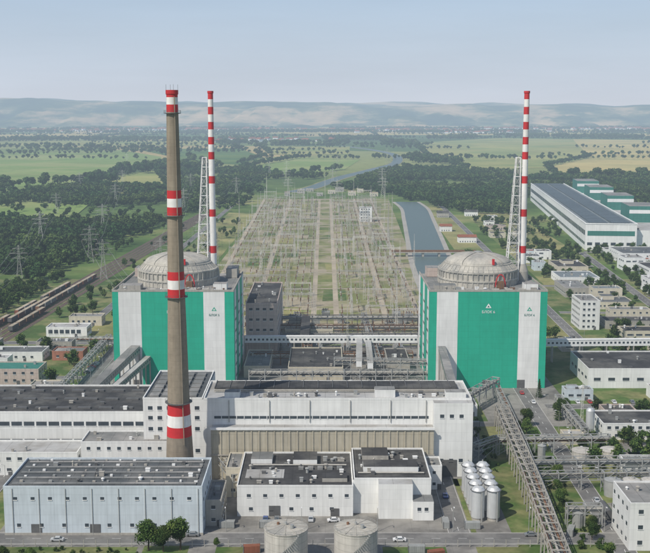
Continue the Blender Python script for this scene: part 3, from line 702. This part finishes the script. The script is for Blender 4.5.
def auto(zone,n,wr_,dr_,hr,name):
    k=0;t=0
    while k<n and t<400:
        t+=1;w_=R.uniform(*wr_);d_=R.uniform(*dr_);x=R.uniform(zone[0],zone[1]-w_);y=R.uniform(zone[2],zone[3]-d_)
        if any(x<b_+4 and x+w_>a-4 and y<d+4 and y+d_>c-4 for a,b_,c,d in BLK+[s[:4] for s in SB]): continue
        SB.append((x,x+w_,y,y+d_,R.uniform(*hr),R.choice([white,cream,conc,whitep,pink,whitebl]),R.choice([roofd,roofg,roofs,roofl,roofb,roofg,rooft,roofd])));k+=1
auto((182,230,655,1070),14,(10,30),(8,22),(4,10),'x');auto((252,340,655,1070),12,(14,40),(12,30),(5,12),'x');auto((108,235,610,636),4,(8,20),(8,14),(4,7),'x')
auto((118,235,405,498),7,(9,20),(7,14),(3.5,6),'x');auto((118,235,512,535),4,(8,18),(6,11),(3.5,6),'x');auto((-235,-138,490,640),7,(9,24),(7,14),(3.5,7),'x');auto((182,230,1090,1420),5,(12,25),(12,22),(5,8),'x')
for a in SB:
    simple('site_building',*a,1 if a[4]<8 else 2,R.choice([1.4,2.5,4]),R.choice([1.6,3,5]),1.2,7,.5,True,R.random()<.5).done()
GH=[(146,1153),(138,1262),(192,1450),(152,1430)]
for (x,y) in GH:
    gable('gate_house',x,x+R.uniform(10,22),y,y+R.uniform(9,14),R.uniform(4,7),2.4,R.choice([conc,cream,white]),R.choice([rooft,roofg,roofd]),1)
def obuild(name,ox,oy,ang,parts):
    g=G(name)
    for nm,fn in parts: fn(g[nm])
    for b_ in g.p.values():
        b_.v=[(ox+v[0]*math.cos(ang)-v[1]*math.sin(ang),oy+v[0]*math.sin(ang)+v[1]*math.cos(ang),v[2]) for v in b_.v]
    return g.done()
ang=-.099
def f1(m): m.box(0,52,0,620,0,27,white,roofb);m.box(52.01,95,10,610,0,20,white,roofl)
def f2(m):
    for y in range(4,614,12): m.box(-.12,-.002,y,y+10,5,8,glass);m.box(-.12,-.002,y,y+10,15,20,glass)
    for x in range(2,48,8): m.box(x,x+5,-.12,-.002,5,8,glass)
    m.box(2,50,-.12,-.002,15,20,greend)
def f3(m):
    for y in range(8,610,9):
        m.box(5,23,y,y+6,27,28.3,skyl);m.box(27,46,y,y+6,27,28.3,skyl)
    m.box(-.4,.6,-.4,620.4,27,28,whitep);m.box(51.5,52.5,0,620,27,28,whitep);m.box(.6,51.5,-.4,.6,27,28,whitep)
def f4(m):
    for y in (90,240,390,520): m.box(60,92,y,y+55,20,38,greend,roofg);m.box(59.9,92.1,y-.1,y-.002,30,34,whitep)
    for y in range(20,600,14): m.box(54,58,y,y+4,20,21,roofd)
obuild('old_turbine_hall',270,1094,ang,[('walls',f1),('windows',f2),('roof_skylights',f3),('reactor_blocks',f4)])
def f5(m):
    m.box(0,60,0,40,0,16,white,roofb);m.box(0,60,90,150,0,26,greend,roofg);m.box(-.1,60.1,89.8,89.99,17,21,whitep)
obuild('old_reactor_building',372,1150,ang,[('walls',f5)])
simple('far_office_block',45,61,1374,1390,18,whitep,roofg,5,1.6,1.6,1.4,3).done()
for i in range(9):
    x=-70+i*18+R.uniform(-4,4);y=R.uniform(1790,1900);g=simple('depot_shed',x,x+R.uniform(8,16),y,y+14,R.uniform(4,7),R.choice([conc,conc,cream]),R.choice([roofg,roofl,rooft]),1,1.5,2,1.2,1);g.done()

# ------------------------------------------------------------------ left hand side
simple('workshop_building',-190,-151,545,562,8,pink,greend,2,1.6,3,1.4,4).done()
simple('storage_shed',-200,-163,598,614,5,white,roofs,1,1.6,3,1.2,4).done()
simple('brick_garage',-158,-140,600,612,5,redw,roofg,1,1.6,3,1.2,4).done()
simple('garage_building',-178,-152,664,678,6,white,roofl,1,2.6,1.0,2.5,4).done()
simple('garage_building',-172,-150,700,712,6,cream,roofg,1,1.6,2.0,1.4,4).done()
simple('garage_building',-150,-134,520,534,5,cream,roofg,1,1.6,2.0,1.4,3).done()
simple('pump_house',-215,-203,630,640,5,white,rooft,1,1.6,2.0,1.4,2).done()
simple('pump_house',-116,-108,305,318,5,whitep,roofd,1,1.6,1.0,1.4,2).done()
g=G('railway_track')
for k in range(5):
    o=k*5.2
    p=Vector((-222+o,650,0));q=Vector((-176+o*.8,1480,0))
    g['ballast'].poly([(p.x-1.8,p.y,.2+k*.004),(p.x+1.8,p.y,.2+k*.004),(q.x+1.8,q.y,.2+k*.004),(q.x-1.8,q.y,.2+k*.004)],ballast)
    for s in(-.75,.75): g['rails'].beam(p+Vector((s,0,.35)),q+Vector((s,0,.35)),.16,rust)
g.done()
def wagon(body,nm):
    wb=MB();wb.box(-1.45,1.45,-6.3,6.3,1.2,3.8,body);wb.box(-1.2,1.2,-6,6,.9,1.2,steeld);wb.box(-1.3,1.3,-6.1,6.1,3.81,4.0,dirt)
    for y in(-4.8,-3.2,3.2,4.8):
        for x in(-.85,.85): wb.tube((x-.1,y,.5),(x+.1,y,.5),.48,steeld,10)
    for k in range(-6,7): wb.box(-1.55,-1.45,k-.08,k+.08,1.2,3.8,steeld);wb.box(1.45,1.55,k-.08,k+.08,1.2,3.8,steeld)
    wb.tube((0,-6.9,1.05),(0,-6.3,1.05),.15,steeld);wb.tube((0,6.3,1.05),(0,6.9,1.05),.15,steeld);return wb.mesh(nm)
wms=[wagon(m_,'wagon_mesh%d'%i) for i,m_ in enumerate([rust,contm[1],contm[2],steeld])]
for k,(a,b_) in enumerate([(0,14),(3,9),(6,17),(1,6)]):
    for i in range(a,b_):
        if R.random()<.15: continue
        y=670+i*14.2;x=-222+k*5.2+(46-1.04*k)*(y-650)/830
        place(R.choice(wms),'freight_wagon',(x,y,.35),-.055)

# ------------------------------------------------------------------ cars, lamps, containers
def carmesh(pm,i):
    b=MB();W_=.9
    prof=[(-2.2,.35),(-2.2,.8),(-1.25,.98),(-.65,1.45),(.85,1.45),(1.55,.98),(2.2,.9),(2.2,.35)]
    vs=[(x,-W_*(.86 if z>1.2 else 1),z) for x,z in prof]+[(x,W_*(.86 if z>1.2 else 1),z) for x,z in prof];n=len(prof)
    fs=[tuple(range(n)),tuple(range(2*n-1,n-1,-1))]+[(k,n+k,n+(k+1)%n,(k+1)%n) for k in range(n)]
    b.add(vs,fs,pm)
    for s in(-1,1):
        b.add([(-1.05,s*.905,.99),(-.6,s*.80,1.38),(.8,s*.80,1.38),(1.35,s*.905,.99)],[(0,1,2,3)],glass)
        for x in(-1.4,1.4): b.tube((x,s*.72,.33),(x,s*.93,.33),.33,rubber,12)
    b.add([(-1.27,-.75,1.0),(-1.27,.75,1.0),(-.70,.68,1.43),(-.70,-.68,1.43)],[(0,1,2,3)],glass);b.add([(1.57,-.75,1.0),(1.57,.75,1.0),(.90,.68,1.43),(.90,-.68,1.43)],[(0,1,2,3)],glass)
    return b.mesh('parked_car%d'%i)
cars=[carmesh(m_,i) for i,m_ in enumerate(carm)]
cars=[cars[0],cars[1],cars[4],cars[0],cars[4],cars[1],cars[2],cars[3]]
for (x,y,r) in [(3,356,.1),(-45,341+2.2,0),(25,338.8,0),(70,343.2,0),(45,380,1.57),(-90,339,0)]: place(R.choice(cars),'parked_car',(x,y,.11),r)
for i in range(9): place(R.choice(cars),'parked_car',(-145+i*3,655+2+R.uniform(-.3,.3),.12),1.57)
for i in range(8): place(R.choice(cars),'parked_car',(-131+R.uniform(-.2,.2),570+i*3,.1),0)
for i in (0,2,3,6,9): place(R.choice(cars),'parked_car',(125+i*3,509.5+R.uniform(-.3,.3),.1),1.57)
for i in (1,2,5): place(R.choice(cars),'parked_car',(-25+i*4,357,.1),1.57)
for i in range(7): place(R.choice(cars),'parked_car',(R.choice([100.5,103]),R.uniform(350,640),.12),1.55)
def container(m_,i):
    b=MB();b.box(-3,3,-1.2,1.2,.1,2.6,m_)
    for k in range(-5,6): b.box(k*.55-.06,k*.55+.06,-1.25,-1.2,.2,2.5,m_)
    for x in(-3,3):
        for y in(-1.2,1.2): b.box(x-.1,x+.1,y-.1,y+.1,0,2.7,steeld)
    b.box(3.0,3.06,-.02,.02,.2,2.5,steeld);return b.mesh('container_mesh%d'%i)
cms=[container(m_,i) for i,m_ in enumerate(contm)];cms=[cms[2],cms[2],cms[1],cms[0],cms[2]]
for (x,y,r) in [(-38,362,1.57),(-34,351,0),(42,352,1.57),(51,350,0),(-20,351,0),(84,345,1.2),(112,392,.1),(120,366,0),(134,372,.2),(-118,432,1.57),(-116,450,1.57),(70,520,1.57),(68,470,0),(116,356,0),(30,330,0),(36,326,.3),(-24,330,.1)]: place(R.choice(cms),'shipping_container',(x,y,.08),r,.9)
lb=MB();lb.tube((0,0,0),(0,0,9),.12,steel,8,.07);lb.beam((0,0,9),(1.6,0,9.4),.1,steel);lb.box(1.3,2.2,-.15,.15,9.3,9.5,whitep);lme=lb.mesh('street_lamp')
for x in range(-190,200,26): place(lme,'street_lamp',(x,347,0),-1.57)
for y in range(360,640,26): place(lme,'street_lamp',(104.1+(y-346)*.014,y,0),3.14)
for y in range(360,640,30): place(lme,'street_lamp',(-122.5,y,0),3.14)
for x in range(-230,240,30): place(lme,'street_lamp',(x,642,0),1.57)
fb=G('perimeter_fence')
for x in range(-200,201,4):
    if -22<x<-6 or 2<x<18: continue
    fb['posts'].beam((x,334,0),(x,334,2.6),.18,conc)
for z in(.9,1.7,2.4):
    fb['rails'].beam((-200,334.1,z),(-22,334.1,z),.07,steel);fb['rails'].beam((20,334.1,z),(95,334.1,z),.07,steel)
fb.done()

# ------------------------------------------------------------------ switchyard
def lat(b,p,q,w0,w1,n,t,mat):
    p=Vector(p);q=Vector(q);d=(q-p).normalized();u=Vector((0,0,1)) if abs(d.z)<.8 else Vector((1,0,0))
    a=d.cross(u).normalized();c=a.cross(d).normalized()
    def pt(k,f):
        w_=w0+(w1-w0)*f;s=[(-1,-1),(1,-1),(1,1),(-1,1)][k];return p+(q-p)*f+a*s[0]*w_/2+c*s[1]*w_/2
    for k in range(4):
        b.beam(pt(k,0),pt(k,1),t,mat)
        for i in range(n):
            j=(k+1)%4
            if i%2: b.beam(pt(k,i/n),pt(j,(i+1)/n),t*.6,mat)
            else: b.beam(pt(j,i/n),pt(k,(i+1)/n),t*.6,mat)
gst=M('gantry_steel',(.48,.465,.42),.2,.3,rough=.6,rnd=.3)
gb=MB()
for s in(-1,1): lat(gb,(s*10,0,0),(s*10,0,18),1.7,.8,6,.22,gst);gb.beam((s*10,0,18),(s*10,0,24),.22,gst)
lat(gb,(-10,0,16.5),(10,0,16.5),1.0,1.0,10,.17,gst)
for x in(-6,0,6): gb.tube((x,0,16),(x,0,13),.18,rust,6)
gme=gb.mesh('switchyard_gantry')
gb=MB()
for s in(-1,1): lat(gb,(s*8,0,0),(s*8,0,11),1.3,.6,4,.19,gst)
lat(gb,(-8,0,10.5),(8,0,10.5),.7,.7,8,.14,gst);gme2=gb.mesh('busbar_gantry')
bays=[-78,-58,-38,-18,18,38,58]
ys=[672+46*i for i in range(23)]
for xb in bays:
    for i,y in enumerate(ys):
        if R.random()<.16: continue
        s=1+(y-650)/1100*.12
        place(gme if (i+int(xb))%3 else gme2,'switchyard_gantry',(xb*s+R.uniform(-2,2),y+R.uniform(-10,10),.1),R.choice([0,0,0,1.5708]),R.uniform(.8,1.15))
wr=MB();wm=M('power_line_aluminium',(.33,.33,.31),.1,.1,rough=.5)
for xb in bays:
    for i in range(len(ys)-1):
        for o in(-6,0,6):
            s=1+(ys[i]-650)/1100*.12
            pp=[(xb*s+o,ys[i]+46*t/4,15-2.2*math.sin(math.pi*t/4)) for t in range(5)]
            for a,b_ in zip(pp,pp[1:]): wr.beam(a,b_,.08,wm)
for y in ys[::2]:
    for z in (11,11):
        for k in range(14):
            x0=-88+k*12
            wr.beam((x0,y+R.uniform(-8,8),z+R.uniform(-1,3)),(x0+12,y+R.uniform(-8,8),z+R.uniform(-1,3)),.07,wm)
wr.obj('switchyard_busbars')
pb=MB();lat(pb,(0,0,0),(0,0,20),6,2,6,.26,gst);lat(pb,(0,0,20),(0,0,36),2,.9,6,.22,gst)
for z,wd in((22,7),(27,9),(32,6)):
    for s in(-1,1):
        pb.beam((0,-.6,z),(s*wd,0,z+.3),.2,gst);pb.beam((0,.6,z),(s*wd,0,z+.3),.2,gst);pb.beam((0,0,z+2),(s*wd,0,z+.3),.18,gst);pb.tube((s*wd,0,z+.2),(s*wd,0,z-2),.14,rust,6)
pme=pb.mesh('transmission_pylon')
pyl=[[(-120,690),(-190,900),(-223,1000),(-265,1260),(-320,1620),(-400,2100),(-520,2800)],[(-112,760),(-150,960),(-168,1180),(-200,1500),(-240,1900)],[(-100,860),(-130,1100),(-150,1400),(-150,1800),(-120,2300)],[(95,1750),(110,2050),(150,2500),(180,3100)],[(-60,1740),(-75,2050),(-90,2500)],[(-240,720),(-262,900),(-310,1150),(-380,1500),(-450,1950)],[(20,1745),(15,2100),(30,2600)],[(-105,700),(-125,820),(-135,960),(-128,1180)]]
tw=MB()
for ln in pyl:
    for i,(x,y) in enumerate(ln):
        j=min(i+1,len(ln)-1);k=max(j-1,0);a=math.atan2(ln[j][1]-ln[k][1],ln[j][0]-ln[k][0])-math.pi/2;place(pme,'transmission_pylon',(x,y,0),a,R.uniform(.75,1))
    for (x0,y0),(x1,y1) in zip(ln,ln[1:]):
        d=Vector((x1-x0,y1-y0,0)).normalized();pr=Vector((d.y,-d.x,0))
        for o,z in((-6,17),(6,17),(-8,21.5),(8,21.5),(-5,26),(5,26)):
            pts=[Vector((x0+(x1-x0)*t/8,y0+(y1-y0)*t/8,z-6*math.sin(math.pi*t/8)))+pr*o for t in range(9)]
            for a_,b_ in zip(pts,pts[1:]): tw.beam(a_,b_,.08,wm)
tw.obj('transmission_lines')
mb=MB();lat(mb,(0,0,0),(0,0,30),2.2,.9,10,.2,gst);lat(mb,(0,0,30),(0,0,44),.9,.3,6,.16,gst);mb.beam((0,0,44),(0,0,50),.18,gst);mme=mb.mesh('lightning_mast')
for x,y,s in [(60,1000,1.3),(-95,720,.8),(-28,770,.8),(30,800,.8),(72,850,.9),(-96,940,.9),(-30,1010,.9),(5,1160,1),(-98,1210,1),(78,1230,1),(-40,1400,1),(40,1480,1),(88,1560,1),(-88,1600,1),(0,1690,1),(13,604,.7),(-30,704,.8),(48,700,.8),(120,480,.5),(70,560,.6),(-66,860,.8),(14,900,.8),(-60,1100,.8),(40,1120,.8),(-14,1290,.8),(60,1340,.8)]: place(mme,'lightning_mast',(x,y,0),0,s)

# ------------------------------------------------------------------ instancers
def inst(name,pts,tmesh,part,z=0):
    vs=[];fs=[]
    for (x,y,s) in pts:
        a=R.uniform(0,6.28);k=len(vs)
        for q in range(4):
            t=a+q*math.pi/2+math.pi/4;vs.append((x+s*.7071*math.cos(t),y+s*.7071*math.sin(t),z))
        fs.append((k,k+1,k+2,k+3))
    me=bpy.data.meshes.new(name);me.from_pydata(vs,[],fs);o=bpy.data.objects.new(name,me);col.objects.link(o)
    o.instance_type='FACES';o.use_instance_faces_scale=True;o.show_instancer_for_render=False;o.show_instancer_for_viewport=False
    c=bpy.data.objects.new(part,tmesh);col.objects.link(c);c.parent=o
def inpoly(x,y,P):
    r=False;j=len(P)-1
    for i in range(len(P)):
        if (P[i][1]>y)!=(P[j][1]>y) and x<(P[j][0]-P[i][0])*(y-P[i][1])/(P[j][1]-P[i][1])+P[i][0]: r=not r
        j=i
    return r
def scat(P,step,s0,s1,thr=-1,fs=.01):
    xs=[p[0] for p in P];ys_=[p[1] for p in P];out=[];y=min(ys_)
    while y<max(ys_):
        x=min(xs)
        while x<max(xs):
            a=x+R.uniform(-.6,.6)*step;b_=y+R.uniform(-.6,.6)*step
            if inpoly(a,b_,P) and noise.noise(Vector((a*fs,b_*fs,0)))+.35*noise.noise(Vector((a*fs*4,b_*fs*4,5)))>thr and not (abs(a-(92+(b_-680)*.042))<28 and 650<b_<1690): out.append((a,b_,R.uniform(s0,s1)))
            x+=step
        y+=step
    return out
def tree(seed,h=10,n=900,leaf=.5,wide=.42,lobes=8,mf=fol,md=fold,trunk=True):
    r=random.Random(seed);b=MB();cr=h*wide
    if trunk:
        b.tube((0,0,0),(r.uniform(-.2,.2),r.uniform(-.2,.2),h*.45),h*.028,bark,7,h*.016)
    LB=[]
    for i in range(lobes):
        a=r.uniform(0,6.28);d=cr*r.uniform(.15,.62);z=h*r.uniform(.38,.82);LB.append((Vector((d*math.cos(a),d*math.sin(a),z)),cr*r.uniform(.36,.55)*(1.15-abs(z/h-.55))))
    LB.append((Vector((0,0,h*.84)),cr*.36))
    for c,rad in LB:
        if trunk: b.tube((0,0,h*r.uniform(.25,.42)),c,h*.012,bark,5,h*.005)
        vs=[];m1,m2=6,5
        for j in range(m2+1):
            for i in range(m1):
                t=math.pi*j/m2;p=2*math.pi*i/m1;k=rad*.72*r.uniform(.75,1.1)
                vs.append(c+Vector((math.sin(t)*math.cos(p),math.sin(t)*math.sin(p),math.cos(t)*.85))*k)
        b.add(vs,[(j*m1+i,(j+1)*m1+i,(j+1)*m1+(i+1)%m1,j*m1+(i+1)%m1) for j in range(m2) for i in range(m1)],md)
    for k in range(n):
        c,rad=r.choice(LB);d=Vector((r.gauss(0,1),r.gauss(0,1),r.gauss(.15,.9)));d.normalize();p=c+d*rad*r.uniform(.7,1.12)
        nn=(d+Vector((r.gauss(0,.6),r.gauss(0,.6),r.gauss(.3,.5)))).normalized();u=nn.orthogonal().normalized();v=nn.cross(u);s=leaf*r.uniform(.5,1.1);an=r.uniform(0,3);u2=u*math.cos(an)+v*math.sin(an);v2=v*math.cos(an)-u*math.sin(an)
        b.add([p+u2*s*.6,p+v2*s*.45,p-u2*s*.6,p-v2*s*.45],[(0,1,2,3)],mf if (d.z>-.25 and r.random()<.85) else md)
    return b.mesh('tree_mesh%d'%seed)
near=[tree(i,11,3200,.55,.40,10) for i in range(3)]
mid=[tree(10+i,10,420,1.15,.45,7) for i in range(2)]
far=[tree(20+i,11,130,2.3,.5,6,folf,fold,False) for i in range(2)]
def con(seed):
    r=random.Random(seed);b=MB();b.tube((0,0,0),(0,0,11.5),.2,bark,6,.04)
    for k in range(1500):
        z=r.uniform(1,12);rad=(12.4-z)*.24*(.75+.25*math.sin(z*5));a=r.uniform(0,6.28);d=rad*r.uniform(.5,1.05);p=Vector((d*math.cos(a),d*math.sin(a),z-d*.2));u=Vector((math.cos(a),math.sin(a),-.35)).normalized();v=Vector((-math.sin(a),math.cos(a),r.uniform(-.3,.3)));s=.42
        b.add([p-u*s,p+v*s*.5,p+u*s,p-v*s*.5],[(0,1,2,3)],fol if r.random()<.5 else fold)
    return b.mesh('conifer%d'%seed)
conm=con(5)
for x,y,s in [(-58,331,1.0),(-53,330,.85),(-47.6,331.5,1.05),(-103,322,.5),(-94,320,.55),(92,324,.55),(86,372,.6),(89.5,395,.7),(91,404,.6),(113,360,.7),(-36,334,.3),(90,458,.7),(93,470,.8),(111,486,.8),(115,492,.7),(90,340,.6),(92,348,.5),(88,310,.6),(94,312,.7),(88,384,.5)]: place(R.choice(near),'deciduous_tree',(x,y,0),R.uniform(0,6),s)
for x,y,s in [(109,480,.9),(108,520,.8),(-140,500,.8),(112,428,.5)]: place(conm,'conifer_tree',(x,y,0),R.uniform(0,6),s)
BX=[b_ for b_ in BLK if b_!=(156,184,640,1700) and b_!=(231,262,651,1080)]+[(a[0]-2,a[1]+2,a[2]-2,a[3]+2) for a in SB]+[(x-3,x+25,y-3,y+16) for x,y in GH]
def onroad(x,y): return (650<y<1700 and abs(x-(160+(y-651)*.0172))<5) or (650<y<1080 and abs(x-(235+(y-651)*.0637))<5)
pts=[]
for P,st,th in [([(-260,740),(-228,740),(-222,860),(-262,860)],7,-1),([(128,655),(152,655),(170,1100),(138,1100)],11,.0),([(183,655),(330,655),(340,1080),(262,1080),(190,1060)],9,-.1),([(180,1080),(262,1080),(300,1400),(190,1400)],11,-.05),([(122,480),(220,480),(220,530),(122,530)],9,-.1),([(110,585),(230,585),(230,640),(110,640)],8,-.15),([(-250,380),(-131,380),(-131,640),(-250,640)],10,-.02),([(-250,655),(-222,655),(-225,740),(-250,740)],9,-.1),([(-155,655),(-105,655),(-105,1400),(-140,1400)],16,.1),([(108,405),(230,405),(230,498),(155,498),(155,480),(108,445)],9,-.05),([(-155,660),(-178,1400),(-190,1400),(-190,720)],14,.05),([(-245,870),(-225,870),(-190,1400),(-215,1400)],13,.0)]:
    pts+=[p for p in scat(P,st,.45,1.0,th,.02) if not onroad(p[0],p[1]) and not any(a<p[0]<b_ and c<p[1]<d for a,b_,c,d in BX)]
inst('site_trees',pts[::2],mid[0],'tree_a');inst('site_trees',pts[1::2],mid[1],'tree_b')
P1=[(-700,880),(-245,880),(-215,1200),(-190,1480),(-180,1900),(-400,2050),(-600,1830),(-700,1700)]
P2=[(-190,1500),(-130,1500),(-110,1760),(-100,2050),(-230,2500),(-440,2700),(-300,2000)]
P3=[(130,1700),(180,1520),(200,1480),(262,1460),(325,1760),(430,1760),(700,1900),(800,2350),(500,2260),(340,2560),(200,2700),(120,2450),(60,2150),(105,1900)]
P4=[(360,1300),(700,1300),(800,1800),(430,1740)]
P5=[(-95,1930),(-75,2080),(10,2330),(-90,2340),(-200,2640),(-250,2500)]
P6=[(60,2050),(10,2000),(20,1960),(110,1780),(180,1780)]
pts=scat(P1,10,.7,1.35,.02,.005)+scat(P2,10,.7,1.3,.0,.006)+scat(P3,10,.7,1.35,-.13,.006)+scat(P4,11,.8,1.3,-.1,.008)+scat(P5,10,.8,1.3,-.1,.006)+scat(P6,10,.8,1.2,-.1,.01)+scat(P1,34,.5,1.0,-1)+scat(P2,34,.5,1.0,-1)
R.shuffle(pts);inst('forest',pts[::2],far[0],'forest_tree_a');inst('forest',pts[1::2],far[1],'forest_tree_b')
pts=[]
for P in [[(-1700,3900),(-750,3950),(-500,3400),(-420,2850),(-330,2900),(-480,3450),(-680,4250),(-1700,4250)],[(-1900,4900),(-200,5150),(300,5000),(300,5400),(-1900,5500)],[(230,3000),(300,2600),(420,2590),(330,3100),(400,4780),(930,5680),(1900,5200),(2000,5600),(900,5950),(250,5000)],[(-120,3300),(140,3300),(140,3480),(-260,3480)],[(-330,3550),(-200,3500),(-280,4300),(100,4350),(100,4700),(-480,4700)],[(-2600,6500),(2800,6900),(2800,7300),(-2600,7000)],[(-3000,7700),(3200,8300),(3200,8700),(-3000,8300)],[(870,2400),(505,2250),(430,2350),(700,2050),(1000,2150)],[(-900,1850),(-570,1850),(-500,2060),(-560,2060),(-640,1960),(-950,2000)],[(-480,2000),(-330,2100),(-250,2700),(-400,2850),(-480,2500)]]:
    pts+=scat(P,26,1.2,2.3,.08,.0025)
def line(a,b_,st,wd):
    a=Vector(a);b_=Vector(b_);n=int((b_-a).length/st);return [((a+(b_-a)*i/n).x+R.uniform(-wd,wd),(a+(b_-a)*i/n).y+R.uniform(-wd,wd),R.uniform(.8,1.6)) for i in range(n) if R.random()<.8]
for nm,P,m_ in F:
    for a,b_ in zip(P,P[1:]+P[:1]):
        if R.random()<.6: pts+=line(a,b_,11,7)
for i in range(70):
    x=R.uniform(-2400,2400);y=R.uniform(3000,8200);L_=R.uniform(200,1100);t=R.choice([.12,-.08,2.9,.3]);pts+=line((x,y),(x+L_*math.cos(t),y+L_*math.sin(t)),14,8)
pts=[p for p in pts if p[1]>1700];inst('distant_tree_line',pts,far[0],'forest_tree')
hb=MB();hb.box(-6,6,-4,4,0,4,whitep);hb.add([(-6.5,-4.5,3.9),(6.5,-4.5,3.9),(6.5,0,7),(-6.5,0,7),(-6.5,4.5,3.9),(6.5,4.5,3.9)],[(0,1,2,3),(3,2,5,4),(0,3,4),(1,5,2)],rooft);hme=hb.mesh('village_house')
pts=[]
for cx_,cy_,n_,sp in [(-2300,7300,160,500),(-900,7900,160,450),(300,7600,120,400),(1900,8300,160,500),(2900,7700,80,300),(-300,5100,25,150),(900,7000,60,300)]:
    for i in range(n_): pts.append((R.gauss(cx_,sp),R.gauss(cy_,130),R.uniform(1.2,3)))
inst('village',pts,hme,'village_house',z=1)
ab=MB();ab.box(-.5,.5,-.5,.5,0,.4,conc);ab.tube((0,0,.4),(0,0,2.6),.16,gst,6);ab.lathe(0,0,[(.3,2.6),(.22,2.8),(.32,3),(.22,3.2),(.32,3.5),(.22,3.8),(.3,4.2),(.1,4.6)],rust,8,False);ab.beam((-1,0,4.6),(1,0,4.6),.18,wm)
pts=[]
for xb in bays:
    for y in ys:
        for o in(-6,0,6):
            for q in(10,20,32):
                if R.random()<.75: pts.append((xb*(1+(y-650)/1100*.12)+o,y+q,R.uniform(.9,1.4)))
inst('switchyard_apparatus',pts,ab.mesh('insulator_post'),'insulator_post',.16)
sb=tree(40,1.6,260,.22,.7,6,fol,fold,False)
pts=[(R.uniform(-105,-60),R.uniform(320,332),R.uniform(.5,1.2)) for i in range(35)]+[(R.uniform(66,71),R.uniform(405,480),R.uniform(.6,1.4)) for i in range(30)]+[(R.uniform(84,94),R.uniform(310,480),R.uniform(.7,1.8)) for i in range(90)]+[(R.uniform(106,150),R.uniform(405,440),R.uniform(.7,1.8)) for i in range(50)]
inst('shrubs',pts,sb,'shrub')
for r_ in [(-36,-27,318,334),(19,40,318,334),(-108,-62,318,334),(50,64,300,334),(50,62.8,392,400),(66,76,478,536),(-60,-45,318,334.9),(50.2,52,346,400)]: sheet('lawn_patch',rect(*r_),.07,lawn)
for r_ in [(104,116,361,374),(110,135,420,433),(128,150,430,446)]: sheet('concrete_apron',rect(*r_),.06,conyard)
